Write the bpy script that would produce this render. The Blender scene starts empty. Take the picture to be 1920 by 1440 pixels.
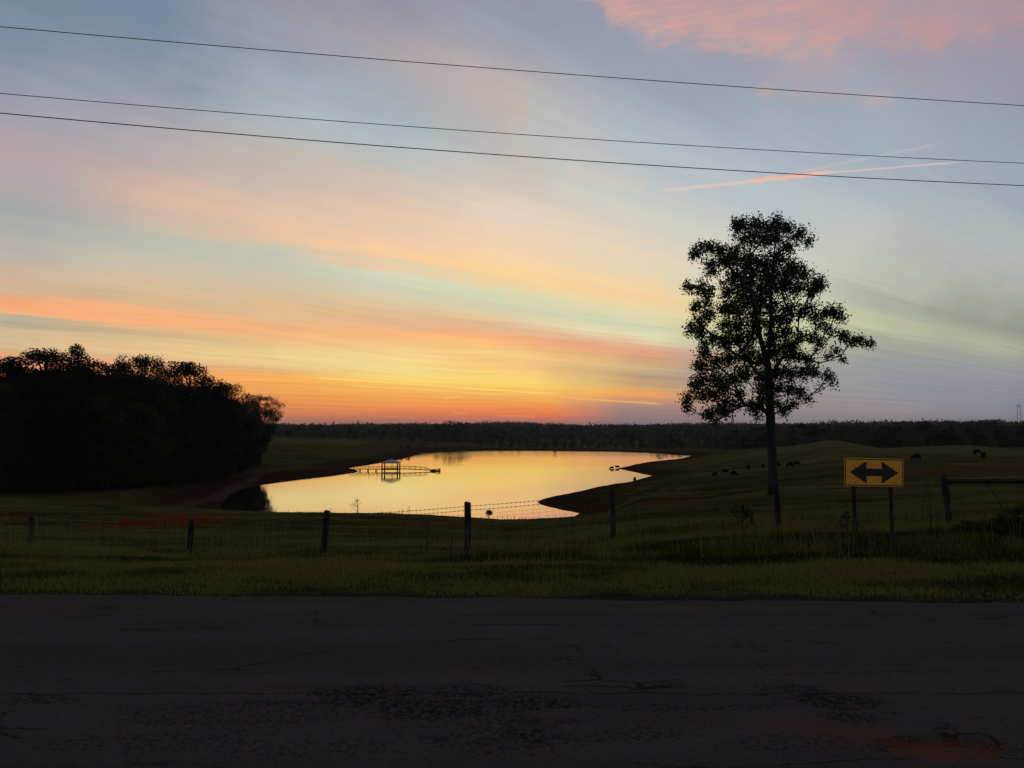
import bpy, math, random
import numpy as np
from mathutils import Vector, Matrix

SC = bpy.context.scene
COL = SC.collection
EYE = 1.6
F = 1400.0
HZ = 803.0
PITCH = math.atan((HZ - 720.0) / F)
rng = np.random.default_rng(7)

# ------------------------------------------------------------------ camera
cam_d = bpy.data.cameras.new('camera')
cam = bpy.data.objects.new('camera', cam_d)
COL.objects.link(cam)
cam_d.sensor_width = 36.0
cam_d.lens = F / 1920.0 * 36.0
cam_d.clip_end = 30000.0
cam_d.clip_start = 0.05
cam.location = (0, 0, EYE)
cam.rotation_euler = (math.pi / 2 + PITCH, 0, 0)
SC.camera = cam

SC.view_settings.view_transform = 'Standard'
SC.view_settings.look = 'None'
SC.view_settings.exposure = 0.0
SC.view_settings.gamma = 1.0
SC.cycles.max_bounces = 6
SC.cycles.transparent_max_bounces = 8
SC.cycles.volume_bounces = 1
SC.cycles.use_denoising = True


def qof(py):
    """Z/Y (relative to the eye) of a line of sight at picture row py."""
    return math.tan(PITCH - math.atan((py - 720.0) / F))


def lin(c):
    out = []
    for v in c[:3]:
        v = v / 255.0
        out.append(v / 12.92 if v <= 0.04045 else ((v + 0.055) / 1.055) ** 2.4)
    return out + [1.0]


# ------------------------------------------------------------------ node helpers
class S:
    """a socket or number with arithmetic"""
    nt = None

    def __init__(self, v): self.v = v

    def _b(op):
        def f(self, o): return mth(op, self, o)
        return f

    def _r(op):
        def f(self, o): return mth(op, o, self)
        return f
    __add__ = _b('ADD'); __radd__ = _b('ADD'); __sub__ = _b('SUBTRACT'); __rsub__ = _r('SUBTRACT')
    __mul__ = _b('MULTIPLY'); __rmul__ = _b('MULTIPLY'); __truediv__ = _b('DIVIDE'); __rtruediv__ = _r('DIVIDE')


def link(a, sock):
    if isinstance(a, S): a = a.v
    if isinstance(a, (int, float)):
        sock.default_value = a
    elif isinstance(a, (tuple, list)):
        sock.default_value = a
    else:
        S.nt.links.new(a, sock)


def mth(op, a, b=None, c=None, clamp=False):
    n = S.nt.nodes.new('ShaderNodeMath'); n.operation = op; n.use_clamp = clamp
    link(a, n.inputs[0])
    if b is not None: link(b, n.inputs[1])
    if c is not None: link(c, n.inputs[2])
    return S(n.outputs[0])


def smooth(x, lo, hi, a=0.0, b=1.0):
    n = S.nt.nodes.new('ShaderNodeMapRange'); n.interpolation_type = 'SMOOTHSTEP'
    link(x, n.inputs[0]); link(lo, n.inputs[1]); link(hi, n.inputs[2]); link(a, n.inputs[3]); link(b, n.inputs[4])
    return S(n.outputs[0])


def comb(x, y, z=0.0):
    n = S.nt.nodes.new('ShaderNodeCombineXYZ')
    link(x, n.inputs[0]); link(y, n.inputs[1]); link(z, n.inputs[2])
    return S(n.outputs[0])


def noise(vec, scale=1.0, detail=3.0, rough=0.5, dist=0.0):
    n = S.nt.nodes.new('ShaderNodeTexNoise')
    link(vec, n.inputs['Vector']); n.inputs['Scale'].default_value = scale
    n.inputs['Detail'].default_value = detail; n.inputs['Roughness'].default_value = rough
    n.inputs['Distortion'].default_value = dist
    return S(n.outputs[0])


def mix(f, a, b, mode='MIX'):
    n = S.nt.nodes.new('ShaderNodeMix'); n.data_type = 'RGBA'; n.blend_type = mode
    link(f, n.inputs[0])
    link(a, n.inputs[6]); link(b, n.inputs[7])
    return S(n.outputs[2])


def ramp(f, stops, interp='LINEAR'):
    n = S.nt.nodes.new('ShaderNodeValToRGB'); cr = n.color_ramp; cr.interpolation = interp
    stops = sorted(stops, key=lambda s: s[0])[:32]
    while len(cr.elements) < len(stops): cr.elements.new(0.5)
    for e, (p, c) in zip(cr.elements, stops):
        e.position = min(1, max(0, p)); e.color = c
    link(f, n.inputs[0])
    return S(n.outputs[0])


# ------------------------------------------------------------------ sky
world = bpy.data.worlds.new('World'); SC.world = world; world.use_nodes = True
nt = world.node_tree; nt.nodes.clear(); S.nt = nt
tc = nt.nodes.new('ShaderNodeTexCoord')
sep = nt.nodes.new('ShaderNodeSeparateXYZ'); nt.links.new(tc.outputs['Generated'], sep.inputs[0])
X, Y, Z = S(sep.outputs[0]), S(sep.outputs[1]), S(sep.outputs[2])
PVP = (2600 - 960) / F
Yc = mth('MAXIMUM', Y, 0.12)
P = X / Yc
Q = Z / Yc
T0 = mth('MAXIMUM', Z, 0.0005) / mth('MAXIMUM', PVP * Y - X, 0.28)
LT = mth('LOGARITHM', T0 + 0.01, 2.718)
# the cirrus runs in long parallel streaks: noise stretched along them
n1 = noise(comb(P * 1.3, LT * 5.0, 3.0), 1.0, 5.0, 0.58)
n2 = noise(comb(P * 2.6 + 7.0, LT * 13.0, 1.0), 1.0, 4.0, 0.55, 0.8)
n3 = noise(comb(P * 3.0, Q * 3.0, 5.0), 1.6, 4.0, 0.55)
n6 = noise(comb(P * 4.5, LT * 30.0, 6.0), 1.0, 4.0, 0.6, 0.6)
T = T0 * (1.0 + (n1 - 0.5) * 0.22 + (n2 - 0.5) * 0.10 + (n6 - 0.5) * 0.10)
FT = T / (T + 0.25)
PW = P + (n3 - 0.5) * 0.34

SKYC = {
 0: [(0,118,136,158),(60,126,143,162),(120,144,151,170),(180,156,157,171),(230,167,162,171),(290,182,165,167),(330,176,168,169),(380,166,168,168),(440,158,168,171),(470,175,171,168),(500,188,171,158),(540,200,173,152),(553,238,168,108),(570,252,172,95),(583,240,180,120),(592,193,178,152),(605,184,173,147),(622,214,188,147),(645,210,184,147),(660,220,174,128),(672,238,163,102),(700,248,165,88),(740,240,150,85),(780,205,122,90),(803,160,100,90)],
 240: [(0,118,137,160),(90,132,147,165),(150,150,157,172),(200,167,165,174),(250,180,172,174),(290,184,171,169),(325,202,176,165),(352,214,182,163),(385,196,178,166),(430,167,174,171),(460,170,178,175),(490,184,183,172),(515,199,181,162),(545,199,181,157),(565,210,178,142),(580,252,177,110),(598,252,177,105),(612,228,183,126),(622,196,175,138),(640,226,195,138),(660,232,200,140),(680,230,174,110),(700,249,167,84),(740,242,152,82),(780,208,124,88),(803,158,100,92)],
 480: [(0,140,143,158),(70,149,154,168),(110,154,162,178),(180,163,171,181),(230,173,178,183),(280,188,181,175),(330,199,185,174),(370,216,191,170),(405,229,194,167),(435,228,195,165),(452,226,196,166),(464,180,188,178),(500,184,188,173),(520,209,193,167),(550,214,191,157),(570,225,189,141),(600,230,189,135),(612,241,184,115),(630,245,194,120),(645,232,205,131),(660,241,220,141),(680,236,208,130),(690,230,184,105),(705,253,178,80),(730,249,167,79),(755,238,147,75),(775,218,131,84),(790,178,116,96),(803,150,102,96)],
 720: [(0,149,147,161),(60,162,158,168),(110,178,168,171),(150,168,171,178),(220,168,181,188),(270,181,191,195),(310,193,191,185),(350,209,191,177),(390,229,198,172),(420,233,201,175),(450,243,203,166),(482,252,207,158),(500,236,203,164),(511,198,208,187),(530,189,198,182),(550,204,198,172),(570,226,198,156),(600,227,184,141),(620,253,187,115),(632,254,192,104),(645,252,207,120),(665,252,223,140),(690,253,228,140),(710,254,218,114),(722,252,192,89),(745,247,167,75),(765,242,146,70),(780,218,127,80),(792,178,114,96),(803,150,102,97)],
 960: [(0,147,150,165),(60,158,163,175),(120,175,171,175),(170,188,178,175),(210,195,183,175),(250,191,185,181),(300,198,191,183),(330,203,195,185),(380,221,203,187),(410,231,211,191),(440,239,211,181),(480,248,215,170),(520,254,213,155),(540,243,213,160),(553,199,208,178),(575,208,208,178),(600,233,203,157),(615,226,188,146),(630,248,183,110),(645,254,193,105),(665,252,213,125),(680,251,203,115),(700,254,218,105),(720,255,217,104),(735,252,192,89),(755,247,162,75),(770,252,136,60),(780,228,121,75),(792,183,117,96),(803,152,107,102)],
 1200: [(0,152,152,168),(60,152,157,172),(130,158,161,175),(200,165,175,185),(260,175,185,193),(310,188,193,195),(350,198,203,198),(400,208,208,198),(440,218,208,192),(475,235,213,187),(510,231,215,182),(540,243,213,166),(565,248,208,156),(580,238,218,171),(605,208,213,178),(625,229,229,183),(640,224,209,168),(655,229,168,122),(675,214,163,122),(690,209,183,137),(705,184,153,122),(725,210,168,117),(740,250,168,80),(755,192,142,124),(770,166,132,124),(785,152,125,124),(803,136,112,116)],
 1440: [(0,158,152,168),(100,158,158,171),(200,163,171,183),(300,171,181,193),(350,181,193,198),(400,184,195,199),(460,189,198,195),(520,194,203,188),(570,209,213,183),(610,209,211,168),(640,199,193,158),(680,176,165,155),(700,168,157,152),(730,160,150,151),(760,153,142,147),(785,145,133,141),(803,134,118,126)],
 1680: [(0,158,151,163),(100,161,155,168),(200,161,168,181),(300,161,175,188),(400,175,188,193),(440,171,185,191),(500,173,188,185),(540,175,185,175),(558,158,168,161),(580,168,178,163),(600,188,193,163),(625,193,198,163),(645,173,173,158),(670,153,158,163),(700,148,153,163),(740,145,148,161),(770,153,145,153),(790,138,133,143),(803,127,120,130)],
 1920: [(0,163,143,155),(100,158,148,163),(200,151,155,171),(300,153,168,183),(400,153,171,181),(450,158,175,181),(500,161,175,178),(540,151,163,163),(580,153,163,153),(620,143,151,143),(650,163,171,153),(680,148,158,161),(720,138,145,158),(770,131,135,151),(803,115,119,135)],
}
cols = []
for x, lst in sorted(SKYC.items()):
    stops = []
    for (py, r, g, b) in lst:
        q = max(qof(py), 0.0)
        D = math.cos(PITCH) + q * math.sin(PITCH)
        p = (x - 960) / F * D
        t = q / (PVP - p)
        if g > r and py > 380: r = r + 0.45 * (g - r)
        if r > 225 and b < 150: b = b + (0.40 if py < 705 else 0.10) * (150 - b)
        if r > 225 and 600 < py < 705: g = g * 0.98
        if x >= 1440 and py > 600: b -= 5
        if 420 < py < 560 and r < 205: r += 13; g += 9; b += 1
        stops.append((t / (t + 0.25), lin((r, g, b))))
    cols.append(((x - 960) / F, ramp(FT, stops)))
base = cols[0][1]
for (pa, _), (pb, cb) in zip(cols[:-1], cols[1:]):
    base = mix(mth('MULTIPLY', PW - pa, 1.0 / (pb - pa), clamp=True), base, cb)

# fine luminance structure of the streaks, fading out overhead
wq = noise(comb(P * 2.2, Q * 4.0, 8.0), 1.0, 3.0, 0.5)
LW = LT + (wq - 0.5) * 0.55
n4 = noise(comb(P * 3.0, LW * 20.0, 9.0), 1.0, 5.0, 0.6, 0.5)
n5 = noise(comb(P * 7.0 + 3, LW * 44.0, 2.0), 1.0, 3.0, 0.6, 0.3)
low = smooth(Q, 0.26, 0.02, 0.14, 1.0)
lum = 1.0 + ((n4 - 0.5) * 0.34 + (n5 - 0.5) * 0.26) * low
wc = ((n6 - 0.5) * 0.34 + (n4 - 0.5) * 0.14) * low
base = mix(1.0, base, comb(lum * (1.0 + wc), lum, lum * (1.0 - wc * 0.9)), 'MULTIPLY')
# warm threads close to the horizon
th = smooth(n4, 0.56, 0.72) * smooth(Q, 0.13, 0.05) * smooth(Q, 0.004, 0.02) * smooth(P, 0.30, 0.05)
base = mix(th * 0.45, base, lin((255, 170, 80)))


def pq(px, py):
    q = qof(py)
    return (px - 960) / F * (math.cos(PITCH) + q * math.sin(PITCH)), q


def segm(a, b, w, soft=1.0, wob=0.0, endfade=0.12):
    """soft band along a line of sky from a to b (given as azimuth / elevation slopes)"""
    (ax, ay), (bx, by) = pq(*a), pq(*b)
    dx, dy = bx - ax, by - ay
    L = math.hypot(dx, dy); ux, uy = dx / L, dy / L
    al = ((P - ax) * ux + (Q - ay) * uy) / L
    ac = (P - ax) * (-uy) + (Q - ay) * ux
    if wob:
        nn = noise(comb(P * 90.0, Q * 60.0, 2.0), 1.0, 3.0, 0.6)
        ac = ac + (nn - 0.5) * wob
    w = w / F
    m = smooth(mth('ABSOLUTE', ac), w * (1 + soft), w * 0.1)
    return m * smooth(al, 0.0, endfade) * smooth(al, 1.0, 1.0 - endfade)


# rippled pink altocumulus, upper right
edge_pts = [(1080, -10), (1120, 12), (1140, 44), (1175, 55), (1215, 74), (1280, 80), (1340, 88), (1400, 104), (1470, 116), (1540, 122), (1600, 100), (1660, 98), (1740, 108), (1820, 98), (1900, 66), (2000, 50)]
es = []
for px, py in edge_pts:
    p, q = pq(px, py)
    g = (q - 0.45) / 0.25
    es.append(((p + 0.2) / 1.2, (g, g, g, 1)))
ER = ramp((P + 0.2) / 1.2, es)
edge = mth('MULTIPLY', ER, 0.25) + 0.45
wr = noise(comb(P * 22.0, Q * 46.0 - P * 9.0, 0.0), 1.0, 7.0, 0.68, 0.5)
puff = noise(comb(P * 9.0, Q * 14.0, 4.0), 1.0, 3.0, 0.55)
dd = Q - edge + (wr - 0.5) * 0.075 + (puff - 0.5) * 0.05
body = smooth(dd, -0.012, 0.040)
wv = S.nt.nodes.new('ShaderNodeTexWave'); wv.wave_type = 'BANDS'; wv.bands_direction = 'Y'
link(comb(P * 8.0, Q * 40.0 - P * 7.0, 0.0), wv.inputs['Vector'])
wv.inputs['Scale'].default_value = 0.62; wv.inputs['Distortion'].default_value = 7.0
wv.inputs['Detail'].default_value = 3.0; wv.inputs['Detail Scale'].default_value = 1.3
rip = S(wv.outputs['Fac'])
left = smooth(P, 0.66, 0.3)
hole = smooth(noise(comb(P * 7.0 + 2.0, Q * 11.0, 9.0), 1.0, 2.0, 0.5), 0.50, 0.66)
dens = body * (0.56 + rip * 0.17 * (0.35 + left * 0.65) + (wr - 0.5) * 1.3 + (puff - 0.5) * 0.5) * (1.0 - hole * 0.45)
dens = dens * smooth(P, 0.02, 0.11) * smooth(Y, 0.2, 0.4) * smooth(Z, 0.80, 0.6)
rim = smooth(dd, 0.06, 0.0) * left
pink = mix(left, lin((196, 150, 152)), lin((214, 160, 150)))
pink = mix(rim * 0.75, pink, lin((236, 172, 150)))
base = mix(mth('MINIMUM', dens * 0.92, 1.0), base, pink)
# detached puffs below it
for (cx, cy, rx, ry, st) in [(1435, 172, 18, 15, .36), (1525, 135, 70, 40, .22), (1540, 175, 60, 16, .3), (1645, 184, 38, 14, .32)]:
    p, q = pq(cx, cy)
    rr = mth('POWER', (P - p) / (rx / F), 2.0) + mth('POWER', (Q - q) / (ry / F), 2.0) + (wr - 0.5) * 4.0 + (puff - 0.5) * 3.0
    base = mix(smooth(rr, 2.2, -1.0) * st, base, lin((222, 164, 150)))
# contrails
for a, b, w, s, st, c, wob in [((1228, 359), (1480, 333), 2.0, 1.6, .5, (240, 205, 192), .006),
                               ((1400, 339), (1570, 322), 3.0, 1.6, .8, (246, 184, 160), .012),
                               ((1470, 331), (1810, 303), 1.1, 1.6, .6, (240, 198, 186), .002),
                               ((1480, 326), (1770, 268), 1.5, 1.8, .3, (220, 192, 188), .006),
                               ((1060, 315), (1215, 356), 9.0, 1.5, .25, (235, 195, 180), .010),
                               ((560, 706), (1060, 740), 1.4, .8, .8, (255, 225, 120), 0),
                               ((640, 722), (960, 741), 1.2, .8, .6, (255, 215, 110), 0),
                               ((1030, 744), (1250, 758), 1.8, .9, .7, (255, 190, 90), 0),
                               ((830, 748), (865, 743), 1.2, .8, .6, (255, 205, 110), 0),
                               ((850, 772), (875, 777), 1.2, .8, .4, (255, 190, 110), 0),
                               ((930, 779), (1010, 782), 1.2, .8, .45, (255, 165, 90), 0)]:
    base = mix(segm(a, b, w, s, wob) * st, base, lin(c))

# overhead and away from the afterglow the dusk sky darkens
zen = lin((98, 112, 142)); east = lin((118, 116, 132))
base = mix(smooth(Z, 0.52, 0.85), base, zen)
base = mix(smooth(Y, 0.50, -0.15), base, east)
base = mix(smooth(Z, 0.0, -0.03), base, (0.02, 0.018, 0.016, 1))
SUN_AZ = math.radians(-4.0)
sky = nt.nodes.new('ShaderNodeTexSky'); sky.sky_type = 'NISHITA'; sky.sun_disc = False
sky.sun_elevation = math.radians(-3.0); sky.sun_rotation = SUN_AZ
bg1 = nt.nodes.new('ShaderNodeBackground'); bg1.inputs['Strength'].default_value = 1.0
link(base, bg1.inputs['Color'])
bg2 = nt.nodes.new('ShaderNodeBackground'); bg2.inputs['Strength'].default_value = 0.012
nt.links.new(sky.outputs[0], bg2.inputs['Color'])
add = nt.nodes.new('ShaderNodeAddShader'); wo = nt.nodes.new('ShaderNodeOutputWorld')
nt.links.new(bg1.outputs[0], add.inputs[0]); nt.links.new(bg2.outputs[0], add.inputs[1])
nt.links.new(add.outputs[0], wo.inputs['Surface'])
world.cycles.sampling_method = 'MANUAL'; world.cycles.sample_map_resolution = 1024

sl = bpy.data.lights.new('sun', 'SUN'); sl.energy = 0.0015; sl.angle = math.radians(20); sl.color = (1.0, 0.6, 0.35)
so = bpy.data.objects.new('sun', sl); COL.objects.link(so)
so.rotation_euler = (math.radians(90 - 0.5), 0, -SUN_AZ + math.pi)
so.rotation_euler = (Vector((math.sin(SUN_AZ), math.cos(SUN_AZ), math.tan(math.radians(0.5)))).to_track_quat('Z', 'Y')).to_euler()


# ------------------------------------------------------------------ object helpers
def tag(o, label=None, cat=None, group=None, kind=None):
    if label: o['label'] = label
    if cat: o['category'] = cat
    if group: o['group'] = group
    if kind: o['kind'] = kind
    return o


def empty(name, loc=(0, 0, 0), rz=0.0):
    o = bpy.data.objects.new(name, None); COL.objects.link(o)
    o.location = loc; o.rotation_euler = (0, 0, rz); o.empty_display_size = 0.3
    return o


def mesh_np(name, verts, faces, attrs=None, smooth_shade=True):
    """faces: (n,k) int array or list of such arrays"""
    me = bpy.data.meshes.new(name)
    verts = np.asarray(verts, dtype=np.float32).reshape(-1, 3)
    if not isinstance(faces, list): faces = [faces]
    faces = [np.asarray(f, dtype=np.int32) for f in faces if len(f)]
    nl = sum(f.size for f in faces); nf = sum(len(f) for f in faces)
    me.vertices.add(len(verts)); me.vertices.foreach_set('co', verts.ravel())
    me.loops.add(nl); me.loops.foreach_set('vertex_index', np.concatenate([f.ravel() for f in faces]))
    me.polygons.add(nf)
    tot = np.concatenate([np.full(len(f), f.shape[1], dtype=np.int32) for f in faces])
    st = np.concatenate([[0], np.cumsum(tot)[:-1]]).astype(np.int32)
    me.polygons.foreach_set('loop_start', st)
    me.polygons.foreach_set('use_smooth', np.full(nf, smooth_shade))
    me.update(calc_edges=True)
    if attrs:
        for k, v in attrs.items():
            a = me.attributes.new(k, 'FLOAT', 'POINT'); a.data.foreach_set('value', np.asarray(v, dtype=np.float32))
    me.validate()
    return me


def link_mesh(name, me, mat, parent=None):
    o = bpy.data.objects.new(name, me); COL.objects.link(o)
    if mat is not None and len(me.materials) == 0: me.materials.append(mat)
    if parent is not None: o.parent = parent
    return o


class MB:
    """collects simple solids into one mesh"""
    def __init__(self): self.v = []; self.f = {3: [], 4: []}; self.n = 0

    def add(self, v, f):
        v = np.asarray(v, dtype=float).reshape(-1, 3)
        for q in f:
            self.f.setdefault(len(q), []).append([i + self.n for i in q])
        self.v.append(v); self.n += len(v)

    def box(self, c, s, M=None):
        cx, cy, cz = c; sx, sy, sz = s[0] / 2, s[1] / 2, s[2] / 2
        v = np.array([[x, y, z] for x in (-sx, sx) for y in (-sy, sy) for z in (-sz, sz)])
        if M is not None: v = v @ np.array(M.to_3x3()).T
        v = v + np.array(c)
        self.add(v, [(0, 1, 3, 2), (4, 6, 7, 5), (0, 4, 5, 1), (2, 3, 7, 6), (0, 2, 6, 4), (1, 5, 7, 3)])

    def tube(self, pts, rad, n=8, cap=True, jit=0.0):
        pts = np.asarray(pts, dtype=float)
        m = len(pts)
        rad = np.full(m, rad) if np.isscalar(rad) else np.asarray(rad, float)
        tan = np.gradient(pts, axis=0)
        tan /= np.linalg.norm(tan, axis=1)[:, None] + 1e-9
        ref = np.array([0, 0, 1.0]) if abs(tan[0][2]) < 0.9 else np.array([1.0, 0, 0])
        vv = []
        u = np.cross(tan[0], ref); u /= np.linalg.norm(u)
        for i in range(m):
            u = u - tan[i] * np.dot(u, tan[i]); u /= np.linalg.norm(u) + 1e-9
            w = np.cross(tan[i], u)
            a = np.linspace(0, 2 * np.pi, n, endpoint=False)
            rr = rad[i] * (1 + jit * (rng.random(n) - .5))
            vv.append(pts[i] + np.outer(np.cos(a) * rr, u) + np.outer(np.sin(a) * rr, w))
        f = []
        for i in range(m - 1):
            for k in range(n):
                k2 = (k + 1) % n
                f.append((i * n + k, i * n + k2, (i + 1) * n + k2, (i + 1) * n + k))
        self.add(np.concatenate(vv), f)
        if cap:
            b0 = self.n - m * n
            self.f.setdefault(n, []).append([b0 + k for k in range(n)][::-1])
            self.f.setdefault(n, []).append([b0 + (m - 1) * n + k for k in range(n)])

    def mesh(self, name, sm=False, scale=None, off=None):
        v = np.concatenate(self.v)
        return mesh_np(name, v, [np.array(x) for x in self.f.values() if len(x)], None, sm)

    def build(self, name, mat, parent=None, sm=False):
        return link_mesh(name, self.mesh(name, sm), mat, parent)


# ------------------------------------------------------------------ materials
def new_mat(name):
    m = bpy.data.materials.new(name); m.use_nodes = True
    nt = m.node_tree; S.nt = nt
    b = nt.nodes['Principled BSDF']
    return m, nt, b


def obj_co():
    n = S.nt.nodes.new('ShaderNodeTexCoord'); return S(n.outputs['Object'])


def geo_pos():
    n = S.nt.nodes.new('ShaderNodeNewGeometry'); return S(n.outputs['Position'])


def attr(name):
    n = S.nt.nodes.new('ShaderNodeAttribute'); n.attribute_name = name; return S(n.outputs['Fac'])


def bump(h, b, strength=0.3, dist=0.02):
    n = S.nt.nodes.new('ShaderNodeBump'); n.inputs['Strength'].default_value = strength
    n.inputs['Distance'].default_value = dist
    link(h, n.inputs['Height']); S.nt.links.new(n.outputs[0], b.inputs['Normal'])


def simple(name, c1, c2, scale=8.0, rough=0.8, metal=0.0, bs=0.3, bd=0.01, stretch=(1, 1, 1)):
    m, nt, b = new_mat(name)
    mp = nt.nodes.new('ShaderNodeMapping'); mp.inputs['Scale'].default_value = stretch
    link(obj_co(), mp.inputs[0])
    n = noise(S(mp.outputs[0]), scale, 5, 0.6)
    link(mix(smooth(n, 0.3, 0.7), tuple(c1) + (1,), tuple(c2) + (1,)), b.inputs['Base Color'])
    b.inputs['Specular IOR Level'].default_value = 0.5 if rough < 0.7 else 0.04
    b.inputs['Roughness'].default_value = rough; b.inputs['Metallic'].default_value = metal
    bump(n, b, bs, bd)
    return m


def foliage_mat(name, c1, c2, trans=0.25):
    m, nt, b = new_mat(name)
    oi = nt.nodes.new('ShaderNodeObjectInfo')
    n = noise(geo_pos(), 0.9, 3, 0.6)
    rn = S(oi.outputs['Random'])
    f = smooth(n + (rn - 0.5) * 1.0, 0.15, 0.9)
    c = mix(f, tuple(c1) + (1,), tuple(c2) + (1,))
    link(c, b.inputs['Base Color']); b.inputs['Roughness'].default_value = 0.7
    b.inputs['Specular IOR Level'].default_value = 0.03
    tr = nt.nodes.new('ShaderNodeBsdfTranslucent'); link(c, tr.inputs['Color'])
    mx = nt.nodes.new('ShaderNodeMixShader'); mx.inputs[0].default_value = trans
    nt.links.new(b.outputs[0], mx.inputs[1]); nt.links.new(tr.outputs[0], mx.inputs[2])
    nt.links.new(mx.outputs[0], nt.nodes['Material Output'].inputs['Surface'])
    return m


M = {}
M['leaf_oak'] = foliage_mat('leaf_oak', (0.035, 0.05, 0.018), (0.05, 0.07, 0.022), 0.12)
M['leaf_wood'] = foliage_mat('leaf_wood', (0.008, 0.012, 0.005), (0.036, 0.048, 0.017), 0.04)
M['leaf_far'] = foliage_mat('leaf_far', (0.012, 0.017, 0.009), (0.065, 0.078, 0.032), 0.03)
M['leaf_hill'] = foliage_mat('leaf_hill', (0.030, 0.036, 0.024), (0.044, 0.052, 0.032), 0.0)
M['leaf_bush'] = foliage_mat('leaf_bush', (0.03, 0.045, 0.018), (0.05, 0.065, 0.03), 0.1)
M['bark'] = simple('bark', (0.028, 0.024, 0.022), (0.055, 0.048, 0.044), 6, 0.9, 0, 0.8, 0.03, (1, 1, .2))
M['post_wood'] = simple('post_wood', (0.018, 0.015, 0.014), (0.045, 0.038, 0.035), 14, 0.9, 0, 0.6, 0.01, (1, 1, .12))
M['dock_wood'] = simple('dock_wood', (0.025, 0.016, 0.014), (0.05, 0.034, 0.028), 3, 0.85, 0, 0.3, 0.01)
M['roof_metal'] = simple('roof_metal', (0.16, 0.17, 0.18), (0.23, 0.24, 0.26), 2, 0.45, 0.0, 0.1, 0.01)
M['wire'] = simple('wire', (0.03, 0.03, 0.022), (0.045, 0.043, 0.03), 10, 0.9, 0.0, 0.1, 0.002)
M['cable'] = simple('cable', (0.03, 0.03, 0.035), (0.05, 0.05, 0.055), 5, 0.5, 0.0, 0.1, 0.002)
M['steel_post'] = simple('steel_post', (0.012, 0.017, 0.014), (0.024, 0.029, 0.024), 20, 0.8, 0.0, 0.2, 0.003)
M['lattice'] = simple('lattice', (0.07, 0.07, 0.075), (0.10, 0.10, 0.105), 1, 0.6, 0.3, 0.0, 0.002)
M['cow'] = simple('cow', (0.004, 0.004, 0.004), (0.008, 0.007, 0.007), 6, 0.8, 0, 0.1, 0.01)
M['rock'] = simple('rock', (0.04, 0.035, 0.033), (0.10, 0.09, 0.08), 5, 0.95, 0, 0.6, 0.02)

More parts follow.
